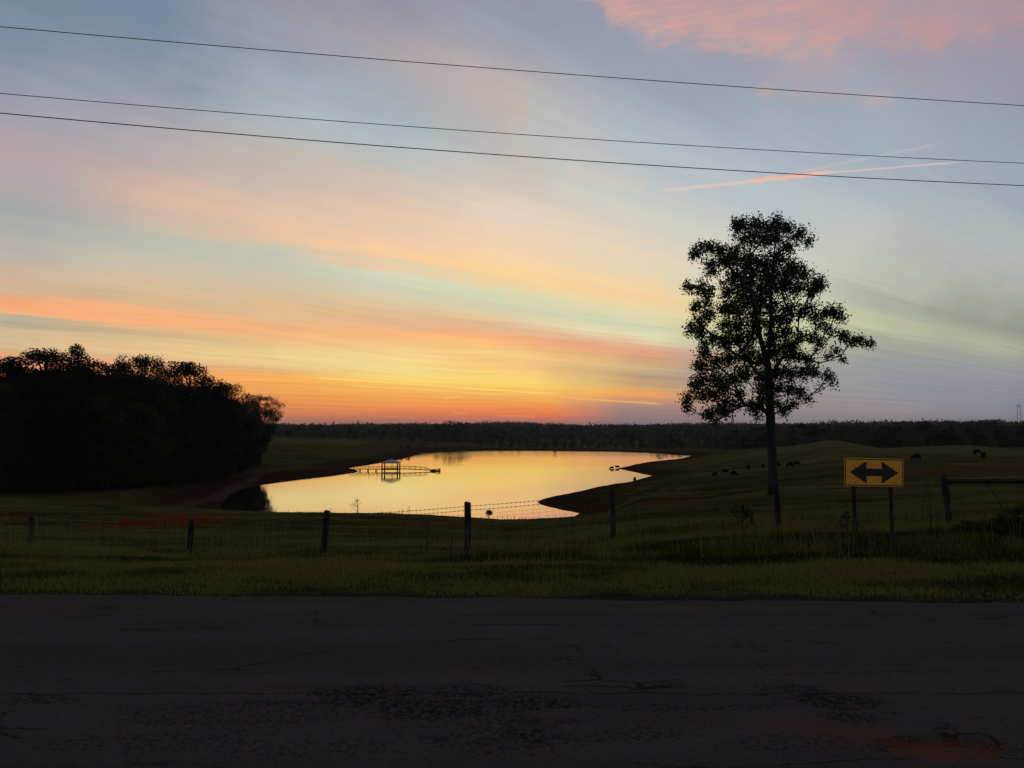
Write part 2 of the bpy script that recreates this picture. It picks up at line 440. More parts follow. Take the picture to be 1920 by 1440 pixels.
# ------------------------------------------------------------------ the ground
# depth (m ahead of the eye) -> picture row of the ground ('p') or height below the eye ('z')
WATER = -16.0
TB = {
 -700: [(17,'z',-3.1),(30,'z',-3.8),(60,'z',-6),(100,'z',-9),(200,'z',-10),(400,'z',-10),(1000,'z',-6),(2800,'z',4)],
 0: [(17,'p',1060),(22,'p',1017),(30,'p',986),(42,'p',958),(60,'p',940),(75,'z',-8.3),(100,'z',-10.2),(137,'z',-10.9),(170,'z',-11),(220,'z',-11.5),(300,'z',-12),(450,'z',-10),(700,'z',-8),(1000,'z',-6),(1800,'z',-2),(2800,'z',4)],
 240: [(17,'p',1060),(22,'p',1020),(30,'p',990),(42,'p',963),(60,'p',943),(75,'z',-8.5),(100,'z',-11.6),(130,'z',-12.5),(170,'z',-12.8),(220,'z',-13),(300,'z',-13),(450,'z',-10),(700,'z',-8),(1000,'z',-6),(1800,'z',-2),(2800,'z',4)],
 480: [(17,'p',1054),(22,'p',1021),(30,'p',997),(42,'p',973),(60,'p',955),(75,'z',-9.6),(100,'z',-14.2),(120,'z',-15.6),(170,'z',-15.7),(230,'z',-14.6),(290,'z',-13.2),(350,'z',-11.5),(420,'z',-8.8),(500,'z',-7.0),(620,'z',-5.4),(760,'z',-9),(1000,'z',-12),(1800,'z',-6),(2700,'p',800)],
 720: [(17,'p',1048),(22,'p',1023),(30,'p',1004),(42,'p',980),(60,'p',959),(75,'z',-10),(100,'z',-14.6),(115,'z',-15.8),(200,'z',-15.9),(400,'z',-15.6),(440,'z',-13.4),(520,'z',-10.4),(620,'z',-9.6),(760,'z',-13),(1000,'z',-14),(1800,'z',-8),(2700,'p',803)],
 960: [(17,'p',1042),(22,'p',1022),(30,'p',1008),(42,'p',988),(60,'p',970),(75,'z',-11.2),(100,'z',-15.2),(115,'z',-15.9),(500,'z',-15.9),(545,'z',-14.4),(600,'z',-16.5),(700,'z',-18),(1000,'z',-17),(1800,'z',-8),(2700,'p',800)],
 1080: [(17,'p',1028),(22,'p',1010),(30,'p',996),(42,'p',978),(58,'p',966),(75,'z',-9.8),(100,'z',-13.2),(135,'z',-15.4),(170,'z',-13.0),(230,'z',-15.9),(500,'z',-15.9),(545,'z',-14.4),(600,'z',-16.5),(700,'z',-18),(1000,'z',-17),(1800,'z',-8),(2700,'p',803)],
 1200: [(17,'p',1012),(22,'p',994),(30,'p',977),(45,'p',960),(60,'p',950),(80,'p',939),(110,'p',926),(150,'p',913),(200,'p',902),(245,'p',894),(300,'z',-15.4),(360,'z',-15.6),(520,'z',-15.8),(550,'z',-14.6),(600,'z',-16.5),(700,'z',-18),(1000,'z',-17),(1800,'z',-8),(2700,'p',802)],
 1320: [(17,'p',1004),(22,'p',988),(30,'p',969),(45,'p',948),(60,'p',940),(72,'p',938),(86,'z',-7.9),(110,'p',922),(150,'p',908),(215,'p',893),(260,'p',880),(320,'z',-13.9),(400,'z',-13.2),(520,'z',-14.5),(600,'z',-16.5),(700,'z',-18),(1000,'z',-16),(1800,'z',-7),(2700,'p',798)],
 1440: [(17,'p',999),(22,'p',984),(30,'p',963),(55,'p',927),(75,'p',917),(100,'p',909),(150,'p',896),(200,'p',885),(235,'p',876),(290,'p',857),(350,'p',845),(400,'p',836),(440,'z',-12),(500,'z',-15),(600,'z',-16),(1000,'z',-14),(1800,'z',-7),(2700,'p',800)],
 1560: [(17,'p',995),(22,'p',979),(30,'p',958),(50,'p',926),(75,'p',910),(100,'p',900),(150,'p',884),(190,'p',871),(230,'p',854),(290,'p',836),(340,'p',823),(360,'p',823),(420,'z',-11),(450,'z',-14),(600,'z',-15),(1000,'z',-12),(2800,'z',3)],
 1680: [(17,'p',990),(22,'p',975),(30,'p',955),(45,'p',930),(60,'p',915),(80,'p',900),(105,'p',888),(125,'p',879),(150,'p',873),(171,'p',866),(220,'p',851),(262,'p',838),(300,'z',-9),(400,'z',-12.5),(600,'z',-14),(1000,'z',-11),(2800,'z',5)],
 1800: [(17,'p',982),(22,'p',968),(30,'p',948),(45,'p',926),(60,'p',911),(80,'p',897),(105,'p',886),(125,'p',877),(150,'p',869),(180,'p',861),(220,'p',848),(270,'p',833),(290,'p',833),(330,'z',-9),(400,'z',-12),(600,'z',-14),(1000,'z',-11),(2800,'z',5)],
 1920: [(17,'p',975),(22,'p',962),(30,'p',945),(45,'p',924),(60,'p',908),(80,'p',894),(110,'p',880),(130,'p',873),(150,'p',868),(180,'p',860),(220,'p',850),(265,'p',843),(300,'z',-9),(400,'z',-11),(600,'z',-13),(1000,'z',-10),(2800,'z',6)],
 2700: [(17,'z',-2.6),(30,'z',-3.0),(60,'z',-4.5),(100,'z',-6),(200,'z',-8),(300,'z',-8),(600,'z',-11),(1000,'z',-8),(2800,'z',6)],
}
NR = 700
LR = np.linspace(math.log(7.0), math.log(3000.0), NR)
tabs = []; azs = []
for x in sorted(TB):
    lst = [(7.0, 'z', -1.63), (9.0, 'z', -1.72)]
    edge12 = np.interp(x, [-700, 0, 480, 960, 1440, 1920, 2700], [-1.9, -1.96, -2.06, -2.12, -1.95, -1.8, -1.8])
    lst.append((12.0, 'z', float(edge12)))
    lst += TB[x]
    zz = [z if k == 'z' else qof(z) * d for d, k, z in lst]
    z = np.interp(LR, [math.log(d) for d, _, _ in lst], zz)
    k = np.exp(-0.5 * (np.arange(-12, 13) / 4.0) ** 2); k /= k.sum()
    z = np.convolve(np.pad(z, 12, mode='edge'), k, mode='valid')
    tabs.append(z); azs.append(math.atan((x - 960) / F))
tabs = np.array(tabs); azs = np.array(azs)
AZG = np.radians(np.arange(-60, 60.01, 0.25))
G = np.array([np.interp(AZG, azs, tabs[:, j]) for j in range(NR)]).T
k = np.exp(-0.5 * (np.arange(-8, 9) / 2.2) ** 2); k /= k.sum()
G = np.apply_along_axis(lambda c: np.convolve(np.pad(c, 8, mode='edge'), k, mode='valid'), 0, G)


def vnoise(x, y, seed=0):
    """smooth value noise"""
    xi = np.floor(x).astype(np.int64); yi = np.floor(y).astype(np.int64)
    fx = x - xi; fy = y - yi
    fx = fx * fx * (3 - 2 * fx); fy = fy * fy * (3 - 2 * fy)

    def h(a, b):
        n = (a * 374761393 + b * 668265263 + seed * 982451653) & 0xffffffff
        n = ((n ^ (n >> 13)) * 1274126177) & 0xffffffff
        return ((n ^ (n >> 16)) & 0xffff) / 65535.0
    return (h(xi, yi) * (1 - fx) + h(xi + 1, yi) * fx) * (1 - fy) + (h(xi, yi + 1) * (1 - fx) + h(xi + 1, yi + 1) * fx) * fy


def fbm(x, y, oct=4, seed=0):
    s = 0; a = 0.5
    for i in range(oct):
        s = s + a * (vnoise(x * 2 ** i, y * 2 ** i, seed + i) - 0.5); a *= 0.5
    return s


def base_h(x, y):
    r = np.hypot(x, y); az = np.arctan2(x, y)
    d = r * np.maximum(np.cos(az), 0.62)
    ld = np.clip((np.log(np.maximum(d, 0.1)) - LR[0]) / (LR[-1] - LR[0]) * (NR - 1), 0, NR - 1.001)
    la = np.clip((az - AZG[0]) / (AZG[1] - AZG[0]), 0, len(AZG) - 1.001)
    i = ld.astype(int); j = la.astype(int); fi = ld - i; fj = la - j
    z = (G[j, i] * (1 - fi) + G[j, i + 1] * fi) * (1 - fj) + (G[j + 1, i] * (1 - fi) + G[j + 1, i + 1] * fi) * fj
    amp = np.clip((d - 14) / 40, 0, 1)
    z = z + amp * (fbm(x / 3.0, y / 2.0, 3, 5) * 0.22 + fbm(x / 16.0, y / 16.0, 4, 9) * 0.55)
    z = z + np.clip((d - 1000) / 600, 0, 1) * (fbm(x / 420, y / 330, 4, 66) * 20 + 2)
    z = z + np.clip((d - 7.6) / 3, 0, 1) * fbm(x / 0.9, y / 0.9, 3, 2) * 0.10
    # behind the viewer the land simply goes on flat
    back = np.clip((6.9 - y) / 3.0, 0, 1)
    z = z * (1 - back) + (-1.63) * back
    return z


def wpt(px, py):
    q = qof(py); Yd = WATER / q
    D = Yd * math.cos(PITCH) + WATER * math.sin(PITCH)
    return ((px - 960) / F * D, Yd)


POND_PX = [(412,965),(414,948),(422,936),(438,924),(460,914),(500,905),(550,899),(600,893),(640,888.5),(660,885.5),(674,883.5),
           (668,881.5),(656,880),(650,877.5),(660,875),(680,872),(705,868.5),(730,865),(752,861),(775,855),(790,850.5),(803,847),(850,844.8),
           (920,844.3),(1000,844.3),(1080,845),(1150,846.5),(1220,849),(1270,851.5),(1302,853.5),(1285,858),(1265,863),(1235,866),(1205,869),(1185,872.5),(1172,876),(1158,878.2),(1172,881),
           (1190,884.5),(1205,888),(1224,892),(1212,895),(1194,900),(1168,907.5),(1140,911),(1100,918),(1070,926),(1040,931),(1018,936),(1008,941),(1014,946),(1035,950),(1058,955),(1088,962),
           (1070,972),(1040,982),(980,990),(860,990),(700,985),(560,980),(450,978)]
POND = np.array([wpt(*p) for p in POND_PX])


def pond_sd(x, y):
    """signed distance to the shore, negative over water"""
    x = x.ravel(); y = y.ravel()
    dmin = np.full(len(x), 1e9); ins = np.zeros(len(x), bool)
    n = len(POND)
    for i in range(n):
        ax, ay = POND[i]; bx, by = POND[(i + 1) % n]
        dx, dy = bx - ax, by - ay
        t = np.clip(((x - ax) * dx + (y - ay) * dy) / (dx * dx + dy * dy), 0, 1)
        dmin = np.minimum(dmin, np.hypot(x - ax - t * dx, y - ay - t * dy))
        c = ((ay > y) != (by > y)) & (x < (bx - ax) * (y - ay) / (by - ay + 1e-12) + ax)
        ins ^= c
    return np.where(ins, -dmin, dmin)


def ground(x, y, want_sd=False):
    x = np.asarray(x, float); y = np.asarray(y, float)
    sh = x.shape
    z = base_h(x, y)
    sd = np.full(x.size, 200.0)
    m = ((y > 60) & (y < 640) & (np.abs(x) < 320)).ravel()
    sd[m] = pond_sd(x.ravel()[m], y.ravel()[m])
    sd = sd.reshape(sh)
    jag = fbm(x / 5.0, y / 5.0, 3, 31) * 2.2
    sd = sd + jag * np.clip(np.abs(sd) / 4, 0.15, 1) * (np.abs(sd) < 30)
    hb = np.maximum(z - WATER, 0.5)
    bank = 0.03 + np.minimum(sd, 3) * 0.28 + np.maximum(sd - 3, 0) * 0.10
    out = np.minimum(hb, np.where(sd < 60, bank + np.clip((sd - 12) / 30, 0, 1) ** 2 * 30, 1e3))
    z2 = WATER + np.where(sd < 0, np.maximum(sd * 0.25, -2.5), out)
    z = np.where(sd < 60, z2, z)
    if want_sd: return z, sd
    return z


def gz(x, y): return float(ground(np.array([x]), np.array([y]))[0]) + EYE


def at(px, Yd, z=None):
    """world x,y,z of the ground (or of height z above the road) seen in column px at depth Yd"""
    zz = (z - EYE) if z is not None else -3.0
    for _ in range(3):
        D = Yd * math.cos(PITCH) + zz * math.sin(PITCH)
        x = (px - 960) / F * D
        if z is None: zz = float(ground(np.array([x]), np.array([Yd]))[0])
    return x, Yd, zz + EYE


def zat(py, Yd): return qof(py) * Yd + EYE


azl = np.concatenate([np.arange(-180, -44, 4.0), np.arange(-44, 44, 0.09), np.arange(44, 180, 4.0)])
rl = [0.6]
while rl[-1] < 9000:
    r = rl[-1]
    g = 1.15 if r < 6.0 else (1.009 if r < 640 else 1.03)
    rl.append(r * g)
rl = np.array(rl)
A, R = np.meshgrid(np.radians(azl), rl)
gx = R * np.sin(A); gy = R * np.cos(A)
gzv, gsd = ground(gx, gy, True)
road_edge = 7.13 - 0.030 * gx
under = np.clip((road_edge - 0.1 - gy) / 0.25, 0, 1)
gzv = np.where(gy < road_edge + 0.3, gzv + (-1.66 - gzv) * np.clip((road_edge + 0.25 - gy) / 0.4, 0, 1), gzv)
gzv = gzv - under * 0.10
nr, na = gx.shape
idx = np.arange(nr * na).reshape(nr, na)
q = np.stack([idx[:-1, :], idx[1:, :], np.roll(idx, -1, 1)[1:, :], np.roll(idx, -1, 1)[:-1, :]], -1).reshape(-1, 4)
verts = np.stack([gx, gy, gzv + EYE], -1).reshape(-1, 3)
verts = np.concatenate([verts, [[0, 0, -0.16]]])
fan = np.stack([idx[0, :], np.roll(idx[0, :], -1), np.full(na, nr * na)], -1)


def patch(cx, cy, rx, ry, seed=0, wob=0.6, rot=0.0):
    dx = gx - cx; dy = gy - cy
    c, s = math.cos(rot), math.sin(rot)
    u = (dx * c + dy * s) / rx; v = (-dx * s + dy * c) / ry
    d = np.sqrt(u * u + v * v) + fbm(gx / (rx * .35), gy / (ry * .35), 4, seed) * wob * 2
    return np.clip((1.15 - d) / 0.35, 0, 1)


clay = np.zeros_like(gx)
for px, Yd, rx, ry, st in [(312, 35, 1.7, 5.5, 1.0), (360, 44, 1.9, 3.5, .7), (400, 50, 2.0, 1.4, .5), (1760, 118, 15, 7, .55), (1880, 135, 12, 6, .25), (1690, 128, 9, 5, .35),
                           (1330, 250, 14, 20, .22), (1360, 330, 22, 18, .2), (1240, 75, 5, 7, .3), (20, 40, 3, 4, .3), (1380, 62, 5, 5, .3), (1650, 33, 3.2, 2.6, .35), (820, 46, 5, 6, .25)]:
    x_, y_, _ = at(px, Yd)
    clay = np.maximum(clay, st * patch(x_, y_, rx, ry, int(px)))
bankm = np.clip(1.5 - np.abs(gsd - 3) / 10, 0, 1) * (gsd < 60)
# pale worn track along the foot of the wood, and one across the dam
track = np.zeros_like(gx)
TR = [[(170, 112), (260, 124), (330, 140), (400, 165), (450, 205), (500, 245), (560, 290), (640, 360), (700, 430), (800, 505), (900, 560), (1050, 575), (1250, 560)]]
for tr in TR:
    P3 = np.array([at(a, b)[:2] for a, b in tr])
    dm = np.full(gx.shape, 1e9)
    for a, b in zip(P3[:-1], P3[1:]):
        d = b - a
        t = np.clip(((gx - a[0]) * d[0] + (gy - a[1]) * d[1]) / (d @ d), 0, 1)
        dm = np.minimum(dm, np.hypot(gx - a[0] - t * d[0], gy - a[1] - t * d[1]))
    track = np.maximum(track, np.clip((2.2 - dm + fbm(gx / 3, gy / 3, 3, 77) * 2) / 1.2, 0, 1))
should = np.clip((road_edge + 0.50 + fbm(gx / 0.5, gy / 0.5, 3, 12) * 0.9 - gy) / 0.2, 0, 1)
lush = np.zeros_like(gx); dry = np.zeros_like(gx)  # greener grass; brown grass with the shade of the dips in its colour
for px, Yd, rx, ry, st in [(1570, 320, 60, 45, 1), (1800, 240, 45, 40, 1), (1450, 228, 40, 9, 1), (1480, 215, 26, 7, .8), (590, 520, 42, 60, 1), (1650, 62, 14, 12, .7), (1480, 75, 8, 6, .6), (1150, 30, 3, 5, .5), (700, 24, 4, 2.5, 1), (1700, 30, 5, 4, .6)]:
    x_, y_, _ = at(px, Yd); lush = np.maximum(lush, st * patch(x_, y_, rx, ry, int(px) + 3, .5))
for px, Yd, rx, ry, st in [(1290, 82, 8, 9, 1), (1440, 125, 26, 12, .8), (1330, 170, 18, 16, .7), (1620, 165, 20, 12, .6), (1250, 36, 5, 5, .7), (100, 40, 7, 3, .6), (560, 40, 5, 2.5, .6), (1000, 44, 5, 2.5, .7), (1120, 120, 5, 10, .9), (660, 340, 40, 30, .6), (1500, 40, 5, 3, .6), (1800, 60, 9, 5, .7)]:
    x_, y_, _ = at(px, Yd); dry = np.maximum(dry, st * patch(x_, y_, rx, ry, int(px) + 9, .8))
at0 = lambda a: np.concatenate([a.ravel(), [0.0]])
me = mesh_np('ground', verts, [q, fan], {'clay': at0(clay), 'bank': at0(bankm), 'lush': at0(lush), 'dry': at0(dry), 'track': at0(track), 'shoulder': at0(should)})
m, nt, b = new_mat('pasture')
pos = geo_pos()
mp = nt.nodes.new('ShaderNodeMapping'); mp.inputs['Scale'].default_value = (0.35, 1.0, 1.0); link(pos, mp.inputs[0])
pn = S(mp.outputs[0])
a1 = noise(pn, 0.30, 6, 0.62); a2 = noise(pos, 3.0, 5, 0.65); a3 = noise(pos, 0.02, 4, 0.5)
a5 = noise(pn, 1.3, 5, 0.7)
c = mix(smooth(a1 * 0.6 + a5 * 0.4, 0.43, 0.57), (0.026, 0.030, 0.008, 1), (0.090, 0.084, 0.024, 1))  # grass tones, contrast raised so the colour stands in for relief shading
c = mix(smooth(a3, 0.42, 0.58) * 0.45, c, (0.052, 0.056, 0.015, 1))
a4 = noise(pn, 0.055, 4, 0.6)
c = mix(smooth(a4, 0.50, 0.62) * 0.6, c, (0.060, 0.036, 0.014, 1))
c = mix(smooth(a5, 0.56, 0.68) * 0.7, c, (0.009, 0.010, 0.003, 1))
c = mix(smooth(a2, 0.48, 0.72) * 0.6, c, (0.014, 0.015, 0.007, 1))
c = mix(attr('lush') * 0.75, c, mix(smooth(a5, 0.4, 0.6), (0.060, 0.063, 0.020, 1), (0.110, 0.108, 0.038, 1)))
c = mix(attr('dry') * 0.85, c, mix(smooth(a5, 0.4, 0.6), (0.012, 0.010, 0.005, 1), (0.044, 0.029, 0.014, 1)))  # brown ground, darkened to paint in the shade of the hollows
c = mix(mth('MULTIPLY', attr('clay'), smooth(a1 * 0.5 + a5 * 0.5, 0.30, 0.50), clamp=True), c, mix(a2, (0.135, 0.026, 0.010, 1), (0.075, 0.020, 0.010, 1)))
c = mix(attr('bank') * 0.8, c, mix(a2, (0.036, 0.015, 0.009, 1), (0.018, 0.010, 0.007, 1)))
c = mix(attr('track') * 0.7, c, (0.065, 0.042, 0.030, 1))
c = mix(attr('shoulder'), c, mix(a2, (0.02, 0.016, 0.012, 1), (0.04, 0.03, 0.024, 1)))
link(c, b.inputs['Base Color']); b.inputs['Roughness'].default_value = 0.95
b.inputs['Specular IOR Level'].default_value = 0.0
bump(a1 * 1.0 + a5 * 0.8 + a2 * 0.4, b, 1.0, 0.4)
g = link_mesh('ground', me, m); tag(g, kind='structure')

# water
wx0, wy0 = POND.min(0) - 8; wx1, wy1 = POND.max(0) + 8
m, nt, b = new_mat('water')
pos = geo_pos()
mp = nt.nodes.new('ShaderNodeMapping'); mp.inputs['Scale'].default_value = (0.35, 1.6, 1.0); link(pos, mp.inputs[0])
w1 = noise(S(mp.outputs[0]), 0.9, 3, 0.6)
calm = noise(S(mp.outputs[0]), 0.018, 3, 0.55)
b.inputs['Base Color'].default_value = (0.02, 0.022, 0.018, 1)
b.inputs['Roughness'].default_value = 0.02; b.inputs['IOR'].default_value = 1.8
sy = nt.nodes.new('ShaderNodeSeparateXYZ'); link(pos, sy.inputs[0])
farw = smooth(S(sy.outputs[1]), 380, 500)
bn = nt.nodes.new('ShaderNodeBump'); bn.inputs['Distance'].default_value = 0.03
link(smooth(calm, 0.46, 0.62, 0.10, 0.30) + farw * 0.5, bn.inputs['Strength']); link(w1, bn.inputs['Height'])
nt.links.new(bn.outputs[0], b.inputs['Normal'])
gl = nt.nodes.new('ShaderNodeBsdfGlossy'); gl.inputs['Roughness'].default_value = 0.02; gl.inputs['Color'].default_value = (0.93, 0.93, 0.93, 1)
nt.links.new(bn.outputs[0], gl.inputs['Normal'])
mx = nt.nodes.new('ShaderNodeMixShader'); mx.inputs[0].default_value = 0.75
nt.links.new(b.outputs[0], mx.inputs[1]); nt.links.new(gl.outputs[0], mx.inputs[2])
nt.links.new(mx.outputs[0], nt.nodes['Material Output'].inputs['Surface'])
wz = WATER + EYE
wm = mesh_np('water', [[wx0, wy0, wz], [wx1, wy0, wz], [wx1, wy1, wz], [wx0, wy1, wz]], np.array([[0, 1, 2, 3]]), None, False)
tag(link_mesh('water', wm, m), kind='structure')

# ------------------------------------------------------------------ road
WEAR = []
for px_w, py_w, hw_w, hh_w, st_w in [(690, 1303, 100, 14, .8), (815, 1328, 90, 16, 1), (890, 1295, 70, 10, .8), (985, 1318, 60, 14, .9), (560, 1318, 80, 6, .8), (1480, 1290, 60, 7, .6), (1570, 1310, 60, 16, .9), (1590, 1345, 45, 10, .7),
                                     (930, 1375, 120, 26, .55), (430, 1345, 180, 22, .4), (300, 1390, 160, 16, .35), (1230, 1325, 160, 6, .5), (1190, 1375, 90, 14, .4), (60, 1310, 60, 8, .5), (620, 1400, 120, 14, .35), (1480, 1390, 90, 14, .35)]:
    y_w = -EYE / qof(py_w); D_w = y_w * math.cos(PITCH) - EYE * math.sin(PITCH)
    y_a = -EYE / qof(py_w - hh_w); y_b = -EYE / qof(py_w + hh_w)
    WEAR.append(((px_w - 960) / F * D_w, y_w, hw_w / F * D_w * 1.35, (y_a - y_b) / 2 * 1.3, min(1, st_w * 1.2)))


def road_z(x, y):
    z = 0.0 + fbm(x / 1.3, y / 1.3, 3, 21) * 0.02
    d = np.sqrt(((x - 2.17) / 0.33) ** 2 + ((y - 3.86) / 0.13) ** 2) + fbm(x / 0.18, y / 0.12, 3, 4) * 0.5
    hole = np.clip((1.05 - d) / 0.22, 0, 1)
    z = z - hole * (0.035 + fbm(x / .08, y / .08, 2, 5) * 0.02)
    wear = np.zeros_like(z)
    for cx, cy, rx, ry, st_ in WEAR:
        dd_ = np.sqrt(((x - cx) / rx) ** 2 + ((y - cy) / ry) ** 2) + fbm(x / .35, y / .12, 4, 8) * 1.3
        wear = np.maximum(wear, .80 * st_ * np.clip((1.15 - dd_) / .5, 0, 1))
    z = z - wear * (0.006 + (vnoise(x / 0.03, y / 0.03, 1) > 0.55) * 0.010)
    return z, hole, wear


ex = np.concatenate([np.linspace(-120, -9, 60)[:-1], np.arange(-9, 9, 0.03), np.linspace(9, 120, 60)])
ey = np.concatenate([np.linspace(-2, 3.1, 12)[:-1], np.arange(3.1, 7.0, 0.03)])
v0 = np.linspace(0, 1, 14)[1:]
EX, EY = np.meshgrid(ex, ey)
edge_y = 7.13 - 0.030 * ex + fbm(ex / 0.5, ex * 0, 4, 13) * 0.16 + fbm(ex / 4, ex * 0 + 3, 2, 14) * 0.2
EX2 = np.tile(ex, (len(v0), 1)); EY2 = 7.0 - 0.03 + (edge_y[None, :] - 6.97) * v0[:, None]
# rows follow the slanted edge
RY = np.concatenate([EY, EY2]) if False else None
s = (EY - ey[0]) / (ey[-1] - ey[0])
EYs = ey[0] + s ** 1 * (edge_y[None, :] - ey[0])
zz, hole, wear = road_z(EX, EYs)
side = np.tile(ex, (1, 1)); low_z = np.full_like(ex, -0.14)
V = np.concatenate([np.stack([EX, EYs, zz], -1).reshape(-1, 3), np.stack([ex, edge_y + 0.05, low_z], -1)])
nr_, nc_ = EX.shape
idx = np.arange((nr_ + 1) * nc_).reshape(nr_ + 1, nc_)
q = np.stack([idx[:-1, :-1], idx[:-1, 1:], idx[1:, 1:], idx[1:, :-1]], -1).reshape(-1, 4)
me = mesh_np('road', V, q, {'hole': np.concatenate([hole.ravel(), np.zeros(nc_)]), 'wear': np.concatenate([wear.ravel(), np.zeros(nc_)])})
m, nt, b = new_mat('asphalt')
pos = geo_pos()
sp = nt.nodes.new('ShaderNodeSeparateXYZ'); link(pos, sp.inputs[0]); px_, py_ = S(sp.outputs[0]), S(sp.outputs[1])
vo = nt.nodes.new('ShaderNodeTexVoronoi'); vo.inputs['Scale'].default_value = 95.0; link(pos, vo.inputs['Vector'])
ag = S(vo.outputs['Distance']); agc = S(vo.outputs['Color'])
b1 = noise(pos, 1.2, 5, 0.6); b2 = noise(pos, 30, 4, 0.7); b3 = noise(comb(px_ * 0.12, py_ * 1.6, 0.0), 1.0, 4, 0.6)
c = mix(smooth(b3, 0.35, 0.65), (0.041, 0.0370, 0.0345, 1), (0.061, 0.0555, 0.052, 1))
c = mix(smooth(b1, 0.35, 0.7) * 0.5, c, (0.036, 0.029, 0.027, 1))
c = mix(smooth(b2, 0.45, 0.75) * 0.6, c, (0.013, 0.012, 0.012, 1))
sc_ = nt.nodes.new('ShaderNodeSeparateColor'); link(agc, sc_.inputs[0])
c = mix(smooth(S(sc_.outputs[0]), 0.93, 1.0) * 0.5, c, (0.085, 0.078, 0.075, 1))
# crumbled wheel path: aggregate gone, dark pits
c = mix(mth('MULTIPLY', attr('wear'), smooth(b2, 0.40, 0.58), clamp=True), c, (0.006, 0.0055, 0.0055, 1))
# cracks
cv = nt.nodes.new('ShaderNodeTexVoronoi'); cv.feature = 'DISTANCE_TO_EDGE'; cv.inputs['Scale'].default_value = 0.8
wob = noise(pos, 3.0, 4, 0.6)
link(comb(px_ * 0.55 + wob * 0.5, py_ * 1.7 + wob * 0.35, 0.0), cv.inputs['Vector'])
crack = smooth(S(cv.outputs[0]), 0.012, 0.003) * smooth(b1, 0.45, 0.6)
seam = smooth(mth('ABSOLUTE', py_ - (4.62 + (wob - 0.5) * 0.16)), 0.012, 0.003)
crack = mth('MAXIMUM', crack, seam * 0.8)
c = mix(crack * 0.85, c, (0.008, 0.007, 0.007, 1))
# ghost of a worn edge line
ln = smooth(mth('ABSOLUTE', py_ - 6.10 + px_ * 0.012), 0.07, 0.03) * smooth(noise(comb(px_ * 0.35, py_, 0.0), 1.0, 2, 0.5), 0.45, 0.65) * smooth(b2, 0.3, 0.6)
c = mix(ln * 0.75, c, (0.07, 0.07, 0.074, 1))
# red clay showing in and tracked around the pothole
hd = mth('SQRT', mth('POWER', (px_ - 2.0) / 0.62, 2.0) + mth('POWER', (py_ - 3.90 + (px_ - 2.0) * 0.45) / 0.26, 2.0))
st = smooth(hd + (b1 - 0.5) * 2.6 + (b2 - 0.5) * 1.6, 1.2, 0.1)
c = mix(st * 0.75, c, (0.085, 0.036, 0.021, 1))
c = mix(mth('MULTIPLY', attr('hole'), smooth(b2 * 0.6 + b1 * 0.4, 0.36, 0.58) * smooth(px_, 1.6, 2.2, 0.35, 1.0), clamp=True), c, mix(b2, (0.13, 0.056, 0.026, 1), (0.06, 0.025, 0.014, 1)))
link(c, b.inputs['Base Color']); b.inputs['Roughness'].default_value = 0.95; b.inputs['Specular IOR Level'].default_value = 0.03
bump(ag * 0.5 + b2 * 0.9 - crack * 1.5, b, 0.7, 0.008)
tag(link_mesh('road', me, m), kind='structure')


# ------------------------------------------------------------------ leaves and trees
def leaf_quads(cent, size, r, squash=0.55, up=0.0, jitter=0.35):
    """diamond leaves: verts (4n,3), faces (n,4)"""
    n = len(cent)
    nrm = r.normal(size=(n, 3)); nrm[:, 2] += up * np.sign(r.random(n) - 0.2); nrm /= np.linalg.norm(nrm, axis=1)[:, None]
    t = r.normal(size=(n, 3)); t -= nrm * (t * nrm).sum(1)[:, None]; t /= np.linalg.norm(t, axis=1)[:, None]
    bb = np.cross(nrm, t)
    s = (size * (1 + jitter * (r.random(n) * 2 - 1)))[:, None]
    v = np.stack([cent - t * s * 0.5, cent + bb * s * squash * 0.5 + nrm * s * 0.08, cent + t * s * 0.5, cent - bb * s * squash * 0.5 + nrm * s * 0.08], 1)
    return v.reshape(-1, 3), np.arange(4 * n).reshape(n, 4)


def curve_pts(a, b, n=5, sag=0.1, r=None):
    a = np.array(a, float); b = np.array(b, float)
    t = np.linspace(0, 1, n)[:, None]
    mid = (a + b) / 2; L = np.linalg.norm(b - a)
    mid = mid + np.array([0, 0, -sag * L]) + (r.normal(size=3) * L * 0.05 if r is not None else 0)
    return (1 - t) ** 2 * a + 2 * t * (1 - t) * mid + t ** 2 * b


